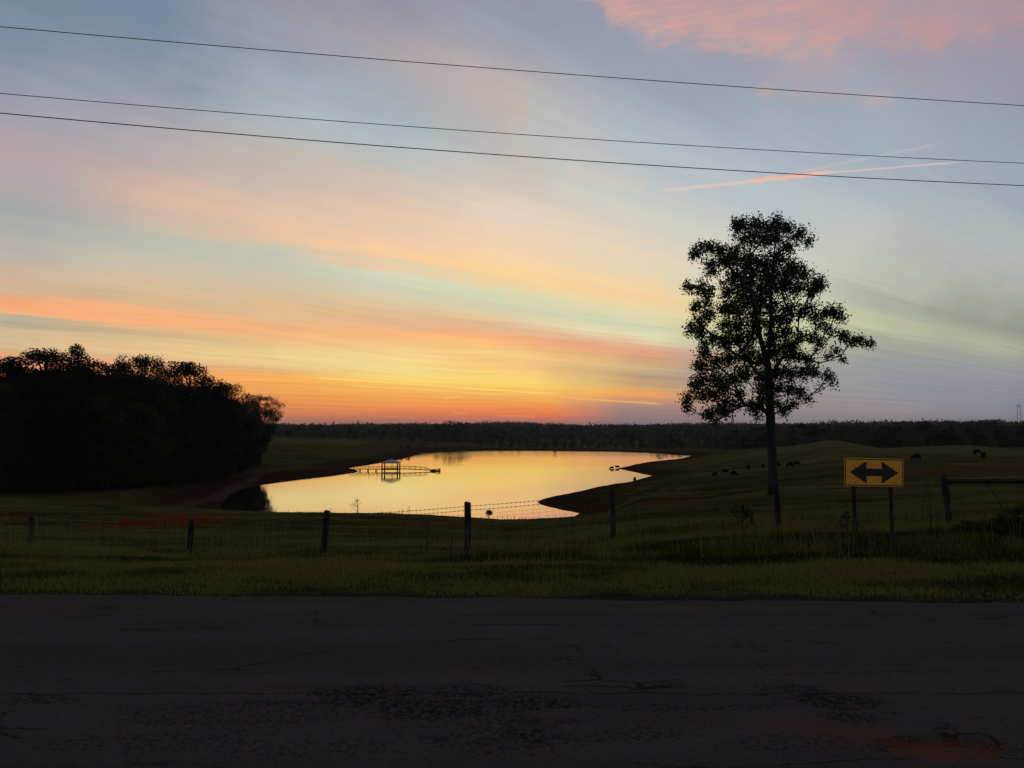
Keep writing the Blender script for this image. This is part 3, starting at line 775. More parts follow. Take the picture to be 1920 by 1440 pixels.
def tree_variant(seed, kind, leafsize=0.016, nleaf=6000, base=0.22, width=0.34, nclump=44, clr=0.085, up=0.0):
    """tree of unit height: returns trunk mesh, crown mesh"""
    r = np.random.default_rng(seed)
    cl = []
    tries = 0
    while len(cl) < nclump and tries < 5000:
        tries += 1
        h = r.random()
        z = base + (1 - base) * h
        if kind == 'round': w = math.sqrt(max(0, 1 - (2 * h - 0.9) ** 2 / 1.25))
        elif kind == 'point': w = (1 - h) ** 0.75 * min(1, 0.45 + h * 3)
        elif kind == 'spread': w = math.sqrt(max(0, 1 - (1.5 * h - 1.0) ** 2)) * (0.55 + 0.5 * h) * (1.0 if h < .9 else .6)
        else: w = math.sqrt(max(0, 1 - (2 * h - 0.95) ** 2)) * (0.75 + 0.5 * r.random())
        ang = r.random() * 2 * math.pi; rr = width * w * (0.35 + 0.65 * math.sqrt(r.random()))
        p = np.array([rr * math.cos(ang), rr * math.sin(ang), min(z, 1 - clr * 0.6)])
        if all(np.linalg.norm((p - c) * [1, 1, 1.3]) > clr * 0.75 for c in cl): cl.append(p)
    cl.append(np.array([0.01, 0.0, 1 - clr * 0.7]))
    lean = r.normal(size=2) * 0.02
    tz = np.linspace(0, 0.9, 9)
    tp = np.stack([lean[0] * np.sin(tz * 3) + 0 * tz, lean[1] * np.sin(tz * 2.5), tz], 1)
    tr = 0.019 * (1 - tz * 0.9) + 0.006 * np.exp(-tz * 40)
    mb = MB(); mb.tube(tp, tr, 7, jit=0.1)
    cen = []
    per = nleaf // len(cl)
    for c in cl:
        z0 = max(base * 0.6, c[2] - 0.18 - 0.5 * math.hypot(c[0], c[1]))
        s = np.array([np.interp(z0, tz, tp[:, 0]), np.interp(z0, tz, tp[:, 1]), z0])
        pts = curve_pts(s, c, 5, 0.08, r)
        r0 = 0.006
        mb.tube(pts, np.linspace(r0, 0.0018, 5), 4, cap=False)
        rad = clr * (0.75 + 0.5 * r.random())
        u = r.normal(size=(per, 3)); u /= np.linalg.norm(u, axis=1)[:, None]
        rr = rad * (0.25 + 0.8 * r.random(per)[:, None] ** 0.6)
        # twigs bunch the leaves
        tw = r.normal(size=(9, 3)); tw /= np.linalg.norm(tw, axis=1)[:, None]; tw *= rad * 0.75
        pick = tw[r.integers(0, 9, per)] + r.normal(size=(per, 3)) * rad * 0.28
        useT = r.random(per)[:, None] < 0.6
        cen.append(c + np.where(useT, pick, u * rr) * [1, 1, 0.72])
    cen = np.concatenate(cen)
    cen[:, 2] = np.minimum(cen[:, 2], 1.0)
    v, f = leaf_quads(cen, leafsize, r, 0.65, up)
    return mb.mesh('trunk', True), mesh_np('crown', v, f, None, False)


def put_tree(name, variant, loc, H, wscale, rz, leafmat, label, group=None, cat='tree'):
    e = empty(name, loc, rz)
    tag(e, label, cat, group)
    for nm, me_, mt in (('trunk', variant[0], M['bark']), ('crown', variant[1], leafmat)):
        o = link_mesh(nm, me_, mt, e); o.scale = (H * wscale, H * wscale, H)
    return e


# --- the lone tree on the pasture -----------------------------------
TY = 55.0
BL = """450 110 55;540 110 50;650 90 50;690 140 45;770 170 45;820 215 28;480 190 70;580 190 66;640 200 60;720 250 42;430 100 35;610 130 35
200 280 33;270 260 40;330 270 45;270 350 45;280 390 33;180 300 18;225 245 20;350 330 45
400 300 70;480 330 80;570 350 80;660 320 70;740 370 60;800 400 55;870 450 42;905 470 25;700 430 60
160 480 26;220 480 42;270 500 36;200 580 28;250 565 32;150 470 16;180 600 14
380 500 65;470 470 80;570 480 80;670 480 75;760 480 60;840 500 42;420 410 60;520 410 70;620 410 70
165 705 24;220 680 42;260 635 42;220 740 38;290 760 42;155 725 14;240 790 28
360 600 60;430 600 66;520 620 60;620 600 62;710 600 58;780 620 42;470 540 60;560 550 60;840 590 30
860 650 32;920 630 42;980 620 42;1015 650 25;940 712 22;890 690 25;960 735 12
1040 765 28;1020 745 22;1100 775 30;1150 785 24;1182 792 12;985 840 20;940 865 18;1018 880 14;1065 790 20
360 690 50;350 780 60;420 770 70;510 760 60;620 740 50;700 730 55;770 760 46;850 760 30;890 790 24;880 830 16;430 690 55;520 690 50;610 670 48;690 660 50
250 850 42;225 930 42;300 900 60;380 880 66;470 870 66;560 880 60;650 850 58;740 850 50;800 880 36;700 800 50;610 800 50;200 910 22;830 900 20
180 1030 38;150 1100 33;135 1130 18;150 1165 18;230 1010 52;240 1090 48;310 990 56;290 1080 48;280 1195 42;325 1175 38;370 1120 46;300 1235 18;400 990 58;470 960 58;560 980 52;650 960 55;720 960 50;800 960 46;865 955 40;930 975 32;960 1015 16;890 1040 16;440 1080 40;350 1040 45
560 1060 45;650 1050 48;720 1050 45;780 1070 32;825 1105 16;700 1150 32;645 1130 34;745 1130 22;540 1155 36;500 1140 30;540 1200 18;690 1185 16;580 1110 40;420 1140 30;360 1170 30"""
r = np.random.default_rng(11)
bx, by_, bz = at(1450, TY)
tree = empty('broadleaf_tree', (bx, by_, bz))
tag(tree, 'tall lone broadleaf tree with a ragged crown on the pasture behind the fence', 'tree')


def tp3(zx, zy, dy=0.0):
    px = 1240 + zx / 3.0; py = 380 + zy / 3.0
    Yd = TY + dy
    z = qof(py) * Yd; D = Yd * math.cos(PITCH) + z * math.sin(PITCH)
    return np.array([(px - 960) / F * D - bx, Yd - by_, z + EYE - bz])


blobs = []
for row in BL.split('\n'):
    for s_ in row.split(';'):
        a_, b_, c_ = map(float, s_.split())
        if b_ < 260: b_ += (260 - b_) * 0.13
        # depth of the crown: wide in the middle, shallow at the outline
        cxm = 590 if b_ < 1300 else 590
        half = np.interp(b_, [60, 300, 700, 1100, 1250], [120, 330, 430, 430, 330])
        e = max(0.0, 1 - ((a_ - cxm) / (half + 40)) ** 2) ** 0.5
        dy = r.uniform(-1, 1) * e * half / 3.0 / F * TY * 0.8
        blobs.append((tp3(a_, b_, dy), c_ / 3.0 / F * TY))
# the trunk and its two leaders, then every branch end grows from the nearest wood nearer the trunk
nodes = []; par = []


def chain(pts, start=None):
    prev = start
    ids = []
    for p_ in pts:
        nodes.append(np.array(p_)); par.append(prev); prev = len(nodes) - 1; ids.append(prev)
    return ids


tr_ids = chain([tp3(632, 1645), tp3(628, 1560), tp3(625, 1440), tp3(618, 1320), tp3(614, 1200), tp3(610, 1100, .1), tp3(604, 1000, .2), tp3(598, 900, .2)])
chain([tp3(560, 780, -.4), tp3(535, 660, -.6), tp3(510, 540, -.7), tp3(500, 420, -.8), tp3(495, 300, -.7), tp3(520, 190, -.5)], tr_ids[-1])
chain([tp3(612, 780, .5), tp3(618, 660, .6), tp3(615, 540, .6), tp3(622, 420, .5), tp3(635, 300, .3), tp3(645, 170, .2)], tr_ids[-1])
chain([tp3(680, 870, .5), tp3(770, 878, .8), tp3(830, 880, .8), tp3(885, 903, .7), tp3(950, 885, .6), tp3(1020, 850, .5)], tr_ids[-2])
chain([tp3(540, 1135, -.5), tp3(470, 1140, -.9), tp3(410, 1165, -1.1), tp3(370, 1180, -1.2)], tr_ids[4])
chain([tp3(520, 900, -1), tp3(430, 860, -1.8), tp3(340, 800, -2.2)], tr_ids[-1])
trunk_axis = tp3(605, 900)
def pathcost(j):
    c = 0.0
    while par[j] is not None:
        c += np.linalg.norm(nodes[j] - nodes[par[j]]); j = par[j]
    return c
order = sorted(range(len(blobs)), key=lambda i: math.hypot(blobs[i][0][0] - trunk_axis[0], blobs[i][0][1]) + abs(blobs[i][0][2] - trunk_axis[2]) * 0.3)
pc = [pathcost(j) for j in range(len(nodes))]
leafnodes = []
for i in order:
    c_, rad = blobs[i]
    best = None
    for j in range(3, len(nodes)):
        d = np.linalg.norm(nodes[j] - c_)
        dn = max(0, nodes[j][2] - c_[2]) * 0.9
        cost = d + dn + 0.25 * pc[j]
        if best is None or cost < best[0]: best = (cost, j)
    j = best[1]
    pts = curve_pts(nodes[j], c_, 4, 0.06, r)
    ids = chain(list(pts[1:]), j)
    for q_ in ids: pc.append(pathcost(q_))
    leafnodes.append((ids[-1], c_, rad))
wgt = [0.0] * len(nodes)
tw_pts = []; cen = []
for nid, c_, rad in leafnodes:
    nt_ = max(6, int(40 * (rad / 0.8) ** 1.35))
    wgt[nid] += nt_ * 0.16
    for _ in range(nt_):
        u = r.normal(size=3); u /= np.linalg.norm(u); u[2] = u[2] * 0.9 + 0.05
        e_ = c_ + u * rad * (0.2 + 1.08 * r.random() ** 0.8)
        tw_pts.append((c_ + u * rad * 0.1, e_))
        nl = r.integers(10, 27)
        cen.append(e_ + r.normal(size=(nl, 3)) * 0.20 + (u * -1)[None, :] * (r.random((nl, 1)) ** 1.5) * rad * 0.35)
for k_ in range(len(nodes) - 1, -1, -1):
    if par[k_] is not None: wgt[par[k_]] += wgt[k_]
wmax = wgt[0]
rad_n = [0.33 * (max(w_, 1.2) / wmax) ** 0.47 for w_ in wgt]
for q_ in range(3): rad_n[q_] = [0.44, 0.37, 0.34][q_]
mb = MB()
# draw chains: follow each node's heaviest child
kids = {}
for k_, p_ in enumerate(par):
    if p_ is not None: kids.setdefault(p_, []).append(k_)
stack = [(0, None)]
while stack:
    s0, prev = stack.pop()
    pts = [] if prev is None else [nodes[prev]]; rr_ = [] if prev is None else [rad_n[s0]]
    cur = s0
    while True:
        pts.append(nodes[cur]); rr_.append(rad_n[cur])
        ks = sorted(kids.get(cur, []), key=lambda a: -wgt[a])
        for o_ in ks[1:]: stack.append((o_, cur))
        if not ks: break
        cur = ks[0]
    if len(pts) >= 2: mb.tube(pts, rr_, 9 if prev is None else 6, jit=0.08)
mb.build('trunk', M['bark'], tree, True)
tw = MB()
for a_, b_ in tw_pts: tw.tube([a_, (a_ + b_) / 2 + r.normal(size=3) * .04, b_], [0.02, 0.013, 0.007], 3, cap=False)
# bare hanging twigs at the outline
for zx, zy, dx, dz in [(1110, 790, .5, -.5), (1130, 795, .6, -.7), (1160, 800, .4, -.4), (1180, 795, .3, -.5), (800, 225, -.9, -.1), (780, 235, -1.0, .0), (300, 410, .9, .2), (170, 740, .2, -.8), (310, 430, .8, .4), (900, 860, .3, 1.2), (880, 880, .1, .9), (940, 830, .3, .8)]:
    p_ = tp3(zx, zy, .4); tw.tube([p_, p_ + np.array([dx * .5, .1, dz * .4]), p_ + np.array([dx, .1, dz])], [.018, .012, .006], 4, cap=False)
tw.build('twigs', M['bark'], tree, False)
cen = np.concatenate(cen)
v, f = leaf_quads(cen, 0.148, r, 0.82)
link_mesh('crown', mesh_np('crown', v, f, None, False), M['leaf_oak'], tree)
print('hero leaves', len(cen))

# --- the wood on the left --------------------------------------------
VW = [tree_variant(21, 'round', 0.017, 15000, 0.10, 0.33, 60, 0.085),
      tree_variant(22, 'oval', 0.016, 10000, 0.14, 0.27, 55, 0.08),
      tree_variant(23, 'round', 0.017, 11000, 0.12, 0.36, 60, 0.09)]
VA = [tree_variant(31, 'oval', 0.014, 15000, 0.26, 0.30, 54, 0.082),
      tree_variant(32, 'point', 0.013, 12000, 0.30, 0.22, 50, 0.068),
      tree_variant(33, 'spread', 0.0135, 24000, 0.20, 0.42, 88, 0.072)]
WOOD = [  # column, top row, depth, variant, width scale, label
 (8, 672, 150, VW[0], 1.0, 'broad dark tree at the far left edge of the wood'),
 (76, 655, 156, VA[0], 1.15, 'open topped tree whose loose crown rises near the left end of the wood skyline'),
 (138, 645, 150, VA[1], .8, 'slim pointed tree, the tallest tip on the skyline of the wood'),
 (172, 673, 162, VW[1], 1.0, 'rounded tree just right of the slim pointed tip in the wood'),
 (205, 683, 170, VW[2], .9, 'low shouldered tree filling the dip in the wood skyline'),
 (226, 676, 176, VA[1], .9, 'small pointed tree poking up between two dips of the wood skyline'),
 (259, 665, 182, VA[0], .75, 'loose crowned tree rising alone above the middle of the wood'),
 (303, 690, 190, VA[2], .5, 'thin see-through crown beside the dense rounded dome of the wood'),
 (342, 681, 198, VW[0], 1.0, 'dense rounded dome of a tree standing over the right half of the wood'),
 (378, 702, 215, VW[1], 1.0, 'sloping shouldered tree right of the dense dome in the wood'),
 (420, 718, 236, VA[0], .8, 'small tufted crown on the falling right slope of the wood'),
 (470, 752, 296, VW[2], .8, 'dense lower tree tucked under the spreading end tree of the wood'),
 (452, 736, 262, VW[1], .9, 'dark tree second from the right end of the wood'),
 (486, 741, 288, VA[2], .85, 'spreading open branched tree at the right end of the wood, beside the pond'),
]
rr = random.Random(5)


def wz(px):
    return ('beyond its slim pointed tip at the far left' if px < 110 else 'under its slim pointed tip' if px < 180 else 'under the dip right of the pointed tip' if px < 245
            else 'under the loose middle crown' if px < 310 else 'under its dense rounded dome' if px < 375 else 'on its falling right slope' if px < 430 else 'at its right end by the pond')


def fz(px):
    return ('left of the lone tree trunk' if px < 1435 else 'between the lone tree trunk and the yellow sign' if px < 1570 else 'straight above the yellow sign' if px < 1700
            else 'between the sign and the knotty rail post' if px < 1775 else 'above the knotty rail post' if px < 1850 else 'at the right edge by the pylon')


def mz(px):
    return ('behind the left end of the far shore' if px < 980 else 'behind the middle of the far shore' if px < 1100 else 'behind the right part of the far shore' if px < 1230
            else 'beyond the pond and left of the lone tree' if px < 1330 else 'seen close beside the lone tree')

for px, top, Yd, var, ws, lab in WOOD:
    x_, y_, z_ = at(px, Yd)
    H = zat(top, Yd) - z_
    put_tree('woodland_tree', var, (x_, y_, z_ - 0.2), H + 0.2, ws, rr.uniform(0, 6.28) if var is not VA[2] else 0.4, M['leaf_wood'], lab, 'trees of the dark wood')
# unseen-apart trees of the mass: front edge, fill behind the skyline
cnt = 0
for row, (dlt, drop) in enumerate([(-12, 52), (-4, 26), (8, 16), (24, 18)]):
    px = -150
    while px < 470 - row * 12:
        px += rr.uniform(20, 32)
        dep = np.interp(px, [-150, 0, 100, 200, 290, 400, 480], [132, 140, 152, 166, 186, 226, 282]) + dlt + rr.uniform(-5, 5)
        top = np.interp(px, [-150, 10, 60, 140, 200, 230, 260, 300, 342, 375, 420, 455, 480], [680, 682, 672, 668, 690, 685, 682, 700, 692, 706, 728, 745, 768]) + 8 + drop + rr.uniform(-8, 12)
        x_, y_, z_ = at(px, dep)
        H = zat(top, dep) - z_
        if row == 0: H *= rr.uniform(0.72, 1.0)
        put_tree('woodland_tree', VW[cnt % 3], (x_, y_, z_ - 0.3), H + 0.3, rr.uniform(.9, 1.15), rr.uniform(0, 6.28), M['leaf_wood'],
                 ('front-row tree of the wood, ' if row == 0 else 'leafy tree deep in the dark wood, ') + wz(px), 'merged trees of the dark wood')
        cnt += 1
# low growth on the skirt of the wood
BV = [tree_variant(61, 'round', 0.05, 2600, 0.02, 0.6, 26, 0.16), tree_variant(62, 'round', 0.05, 2600, 0.02, 0.75, 26, 0.18)]
for i in range(22):
    px = -60 + i * 25 + rr.uniform(-8, 8)
    dep = np.interp(px, [-150, 0, 100, 200, 290, 400, 480], [122, 128, 140, 154, 172, 208, 262]) + rr.uniform(-2, 4)
    x_, y_, z_ = at(px, dep)
    put_tree('shrub', BV[i % 2], (x_, y_, z_ - .1), rr.uniform(3.5, 6.5), rr.uniform(.8, 1.1), rr.uniform(0, 6.28), M['leaf_wood'],
             'dark shrub below the wood, ' + wz(px), 'shrubs along the foot of the wood', 'shrub')

# --- trees beyond the pond and pasture -------------------------------
VF = [tree_variant(71, 'round', 0.040, 2600, 0.08, 0.42, 22, 0.14, .9), tree_variant(72, 'oval', 0.040, 2400, 0.08, 0.36, 20, 0.14, .9),
      tree_variant(73, 'round', 0.040, 2800, 0.06, 0.50, 24, 0.15, .9), tree_variant(74, 'point', 0.038, 1900, 0.1, 0.30, 20, 0.12, .9)]
n_b = 0
for row, dep in enumerate([470, 505, 545]):
    px = 1345 + row * 9
    while px < 2040:
        px += rr.uniform(13, 21)
        d = dep + rr.uniform(-12, 12) + (1345 < px < 1500) * 60
        top = np.interp(px, [1340, 1420, 1500, 1600, 1700, 1800, 1920, 2040], [804, 802, 799, 797, 793, 792, 791, 789]) + [16, 7, 2][row] + rr.uniform(-7, 6)
        x_, y_, z_ = at(px, d)
        H = max(6, zat(top, d) - z_)
        put_tree('tree', VF[rr.choice([0, 0, 1, 2, 2, 3])], (x_, y_, z_ - .3), H + .3, rr.uniform(.9, 1.25), rr.uniform(0, 6.28), M['leaf_far'],
                 'dark treeline tree behind the hill, ' + fz(px), 'treeline behind the right hill')
        n_b += 1
for row, dep in enumerate([690, 760, 850, 960, 620]):
    px = 880 + row * 10
    while px < 1400:
        px += rr.uniform(13, 22)
        d = dep + rr.uniform(-25, 25)
        top = np.interp(px, [880, 1000, 1150, 1200, 1300, 1400], [812, 816, 814, 808, 808, 806]) + [14, 8, 3, 0, 22][row] + rr.uniform(-6, 5)
        x_, y_, z_ = at(px, d)
        H = min(20, max(5, zat(top, d) - z_)) * rr.choice([.6, .8, 1, 1, 1.1])
        put_tree('tree', VF[rr.choice([0, 1, 1, 2, 3])], (x_, y_, z_ - .3), H + .3, rr.uniform(.9, 1.3), rr.uniform(0, 6.28), M['leaf_far'],
                 'small dark tree in low far woods, ' + mz(px), 'low woods beyond the pond')
        n_b += 1
for k_ in range(16):
    px = 1225 + k_ * 12 + rr.uniform(-3, 3); d = rr.uniform(548, 585)
    x_, y_, z_ = at(px, d)
    put_tree('tree', VF[rr.choice([0, 2])], (x_, y_, z_ - .3), rr.uniform(4, 7), rr.uniform(1, 1.3), rr.uniform(0, 6.28), M['leaf_far'],
             'small dark tree in low far woods, ' + mz(px), 'low woods beyond the pond')
    n_b += 1
for row, dep in enumerate([800, 900]):
    px = 500
    while px < 900:
        px += rr.uniform(15, 26)
        d = dep + rr.uniform(-30, 30)
        top = np.interp(px, [500, 620, 760, 880], [810, 814, 812, 810]) + rr.uniform(-4, 4) - row * 4
        x_, y_, z_ = at(px, d)
        H = min(18, max(5, zat(top, d) - z_))
        put_tree('tree', VF[rr.choice([0, 1, 2])], (x_, y_, z_ - .3), H + .3, rr.uniform(1, 1.4), rr.uniform(0, 6.28), M['leaf_far'],
                 'small dark tree beyond the left green field, ' + ('next to the wood' if px < 620 else 'above the pavilion' if px < 770 else 'near the large rounded tree'), 'trees beyond the left field')
        n_b += 1
for px, top, d, ws, lab in [(846, 789, 870, 1.2, 'large rounded tree standing above the treeline beyond the left end of the pond'),
                            (820, 797, 880, 1.3, 'medium tree leaning on the left side of the large rounded tree beyond the pond'),
                            (874, 797, 880, 1.3, 'medium tree on the right side of the large rounded tree beyond the pond')]:
    x_, y_, z_ = at(px, d)
    put_tree('tree', VF[2], (x_, y_, z_ - .3), zat(top, d) - z_ + .3, ws, rr.uniform(0, 6), M['leaf_wood'], lab)
print('belt trees', n_b)
for px, d, h, lab in [(752, 470, 2.6, 'small round bush on the far bank, left of the large rounded tree'), (765, 490, 3.5, 'low bush nearest the pond corner on the far left bank'),
                      (1768, 300, 6.0, 'pale rounded bush at the edge of the treeline on the right'), (1790, 310, 5.0, 'smaller pale bush right of the pale rounded one by the treeline')]:
    x_, y_, z_ = at(px, d)
    put_tree('bush', BV[0], (x_, y_, z_ - .2), h, 1.1, 1.0, M['leaf_far'], lab, None, 'bush')

# far hills read as one mass of forest
r = np.random.default_rng(3)
n = 16000
fy = 1050 * (2900 / 1050) ** r.random(n); fa = r.uniform(-0.80, 0.80, n); fx = fy * fa
fz = ground(fx, fy) + EYE
ok = fbm(fx / 160, fy / 160, 3, 55) > -0.10
fx, fy, fz = fx[ok], fy[ok], fz[ok]
nt_ = len(fx)
cen = np.repeat(np.stack([fx, fy, fz], 1), 14, 0); hh = np.repeat(r.uniform(7, 14, nt_), 14)
u = r.normal(size=(len(cen), 3)) * 0.33
cen = cen + np.stack([u[:, 0] * hh * .8, u[:, 1] * hh * .8, hh * (0.6 + u[:, 2] * .8)], 1)
v, f = leaf_quads(cen, 4.0, r, 0.9, 1.2)
tag(link_mesh('distant_forest', mesh_np('distant_forest', v, f, None, False), M['leaf_hill']), 'dark unbroken forest covering the far low hills along the skyline', 'forest', None, 'stuff')


# ------------------------------------------------------------------ pylons
def pylon(px, Yd, H, label, kind=0):
    x_, y_, z_ = at(px, Yd)
    e = empty('pylon', (x_, y_, z_)); tag(e, label, 'pylon', 'pylons on the skyline')
    t = max(0.16, Yd * 0.00026)
    mb = MB()
    if kind == 0:
        w0, w1 = H * .10, H * .022
        for sx in (-1, 1):
            for sy in (-1, 1):
                mb.tube([(sx * w0, sy * w0, 0), (sx * w1, sy * w1, H * .62), (sx * w1 * .7, sy * w1 * .7, H)], t, 4)
        zs = np.linspace(0, 1, 9)
        for a, b_ in zip(zs[:-1], zs[1:]):
            wa = np.interp(a, [0, .62, 1], [w0, w1, w1 * .7]); wb = np.interp(b_, [0, .62, 1], [w0, w1, w1 * .7])
            for sy in (-1, 1):
                mb.tube([(-wa, sy * wa, a * H), (wb, sy * wb, b_ * H)], t * .6, 3); mb.tube([(wa, sy * wa, a * H), (-wb, sy * wb, b_ * H)], t * .6, 3)
        mb.build('tower', M['lattice'], e)
        for k_, (hh_, L) in enumerate([(.66, .15), (.80, .18), (.93, .13)]):
            am = MB()
            am.tube([(-L * H, 0, hh_ * H), (L * H, 0, hh_ * H)], t * .8, 4)
            am.tube([(-L * H, 0, hh_ * H), (0, 0, hh_ * H + .05 * H), (L * H, 0, hh_ * H)], t * .6, 3)
            am.build('crossarm', M['lattice'], e)
    else:
        g_ = H * .055
        for sx in (-1, 1): mb.tube([(sx * g_ * 1.2, 0, 0), (sx * g_, 0, H * .9), (sx * g_ * .35, 0, H)], t, 4)
        for a in np.linspace(.1, .9, 5): mb.tube([(-g_, 0, a * H), (g_, 0, a * H)], t * .6, 3)
        mb.build('tower', M['lattice'], e)
        am = MB(); am.tube([(-g_ * 1.6, 0, .93 * H), (g_ * 1.6, 0, .93 * H)], t * .8, 4); am.build('crossarm', M['lattice'], e)


pylon(1374, 1500, zat(766, 1500) - at(1374, 1500)[2], 'lattice power pylon on the skyline, under the lone tree\'s lowest branch')
pylon(1912, 1200, zat(757, 1200) - at(1912, 1200)[2], 'narrow twin-legged power pylon above the treeline at the right edge', 1)
for px, top, lab in [(626, 790, 'tiny pylon on the skyline, nearest the right end of the wood'), (671, 788, 'tiny pylon on the skyline, left of the covered dock'),
                     (797, 790, 'tiny pylon on the skyline, left of the large rounded tree'), (914, 789, 'tiny pylon on the skyline, right of the large rounded tree')]:
    pylon(px, 2650, zat(top, 2650) - at(px, 2650)[2], lab)

# ------------------------------------------------------------------ dock with roofed pavilion
DY = 281.0
WZ = WATER + EYE
dx0 = at(733, DY, WZ)[0]


def px_x(px, Yd=DY): return at(px, Yd, WZ + 1)[0]


e = empty('dock_pavilion', (dx0, DY, WZ)); tag(e, 'open sided pavilion with a hipped metal roof standing over the pond on posts', 'pavilion')
hw = 2.85
for i, (sx, sy) in enumerate([(-1, -1), (1, -1), (-1, 1), (1, 1)]):
    mb = MB(); mb.box((sx * hw, sy * hw, 0.75), (.42, .42, 5.0)); mb.build('post', M['dock_wood'], e)
mb = MB(); mb.box((0, 0, 0.72), (6.3, 6.3, 0.28))
for k_ in range(-10, 11): mb.box((k_ * .3, -3.17, .72), (.05, .03, .3))
mb.build('deck', M['dock_wood'], e)
mb = MB()
for sy in (-1, 1): mb.box((0, sy * hw, 3.12), (6.1, .16, .26))
for sx in (-1, 1): mb.box((sx * hw, 0, 3.12), (.16, 5.55, .24))
mb.build('beam', M['dock_wood'], e)
mb = MB()
a = 3.45
mb.add([(-a, -a, 3.25), (a, -a, 3.25), (a, a, 3.25), (-a, a, 3.25), (-a, -a, 3.37), (a, -a, 3.37), (a, a, 3.37), (-a, a, 3.37), (0, 0, 4.45)],
       [(0, 3, 2, 1), (0, 1, 5, 4), (1, 2, 6, 5), (2, 3, 7, 6), (3, 0, 4, 7), (4, 5, 8), (5, 6, 8), (6, 7, 8), (7, 4, 8)])
mb.build('roof', M['roof_metal'], e)
for sy in (-1, 1):
    mb = MB()
    for hh_ in (1.25, 1.7): mb.box((0, sy * hw, hh_), (5.28, .07, .09))
    if sy > 0:
        for k_ in range(-8, 9): mb.box((k_ * .33, sy * hw, 1.28), (.05, .05, .8))
    mb.build('railing', M['dock_wood'], e)
mb = MB()
for sx in (-.22, .25): mb.tube([(sx, hw, .85), (sx, hw, 3.0)], .06, 5)
mb.build('pole', M['dock_wood'], e)

e = empty('walkway', (px_x(690), DY, WZ)); tag(e, 'narrow wooden walkway on piles from the bank to the pavilion', 'walkway')
xa = px_x(655) - px_x(690); xb = (dx0 - 3.2) - px_x(690)
mb = MB(); mb.box(((xa + xb) / 2, 0, .72), (xb - xa, 1.5, .2)); mb.build('deck', M['dock_wood'], e)
for px in (661, 675, 690, 705):
    for sy in (-1, 1):
        mb = MB(); xx = px_x(px) - px_x(690); mb.tube([(xx, sy * .6, -1.2), (xx, sy * .6, .63)], .14, 6); mb.build('pile', M['dock_wood'], e)
for sy in (-1, 1):
    mb = MB()
    for hh_ in (1.2, 1.75): mb.box(((xa + xb) / 2, sy * .7, hh_), (xb - xa, .05, .07))
    xx = xa
    while xx < xb: mb.box((xx + .03, sy * .7, 1.28), (.05, .09, .95)); xx += 1.5
    mb.build('railing', M['dock_wood'], e)
for px, hh_ in ((690.5, 3.3), (706.5, 3.6)):
    mb = MB(); xx = px_x(px) - px_x(690); mb.tube([(xx, .8, -.6), (xx, .8, hh_)], .055, 5); mb.build('pole', M['dock_wood'], e)

e = empty('gangway', (dx0 + 3.2, DY, WZ)); tag(e, 'sagging gangway with trussed handrails between the pavilion and the small float', 'gangway')
L = px_x(808) - dx0 - 3.2
tt = np.linspace(0, 1, 13)
dz = 0.80 - .48 * tt ** 1.6
mb = MB()
for i in range(12):
    x0, x1 = tt[i] * L, tt[i + 1] * L
    mb.add([(x0, -.6, dz[i]), (x1, -.6, dz[i + 1]), (x1, .6, dz[i + 1]), (x0, .6, dz[i]), (x0, -.6, dz[i] - .12), (x1, -.6, dz[i + 1] - .12), (x1, .6, dz[i + 1] - .12), (x0, .6, dz[i] - .12)],
           [(0, 1, 2, 3), (7, 6, 5, 4), (0, 4, 5, 1), (2, 6, 7, 3)])
mb.build('deck', M['dock_wood'], e)
for sy in (-1, 1):
    mb = MB()
    rh = 1.05 * np.clip(np.minimum(1, (1.02 - tt) * 5), .1, 1)
    mb.tube([(t_ * L, sy * .6, d_ + h_) for t_, d_, h_ in zip(tt, dz, rh)], .06, 5)
    mb.tube([(t_ * L, sy * .6, d_ + .05) for t_, d_ in zip(tt, dz)], .06, 5)
    for i in range(0, 12, 2):
        mb.tube([(tt[i] * L, sy * .6, dz[i]), (tt[i] * L, sy * .6, dz[i] + rh[i])], .045, 4)
        mb.tube([(tt[i] * L, sy * .6, dz[i]), (tt[i + 1] * L, sy * .6, dz[i + 1] + rh[i + 1]), (tt[min(i + 2, 12)] * L, sy * .6, dz[min(i + 2, 12)])], .035, 4)
    mb.build('handrail', M['dock_wood'], e)
e = empty('floating_dock', (px_x(816.5), DY, WZ)); tag(e, 'small dark float at the outer end of the gangway, raised at its far side', 'float')
mb = MB()
mb.add([(-1.8, -1.3, .05), (1.75, -1.3, -.05), (1.75, 1.3, -.05), (-1.8, 1.3, .05), (-1.8, -1.3, .35), (1.75, -1.3, .38), (1.75, 1.3, .38), (-1.8, 1.3, .35)],
       [(0, 3, 2, 1), (4, 5, 6, 7), (0, 1, 5, 4), (1, 2, 6, 5), (2, 3, 7, 6), (3, 0, 4, 7)])
mb.build('platform', M['dock_wood'], e)
mb = MB()
for sy in (-1.2, 1.2):
    mb.box((1.6, sy, .62), (.3, .1, .5)); mb.box((-.9, sy, .45), (1.2, .1, .2)); mb.tube([(-1.5, sy, .5), (1.6, sy, .9)], .09, 5)
mb.build('rail', M['dock_wood'], e)


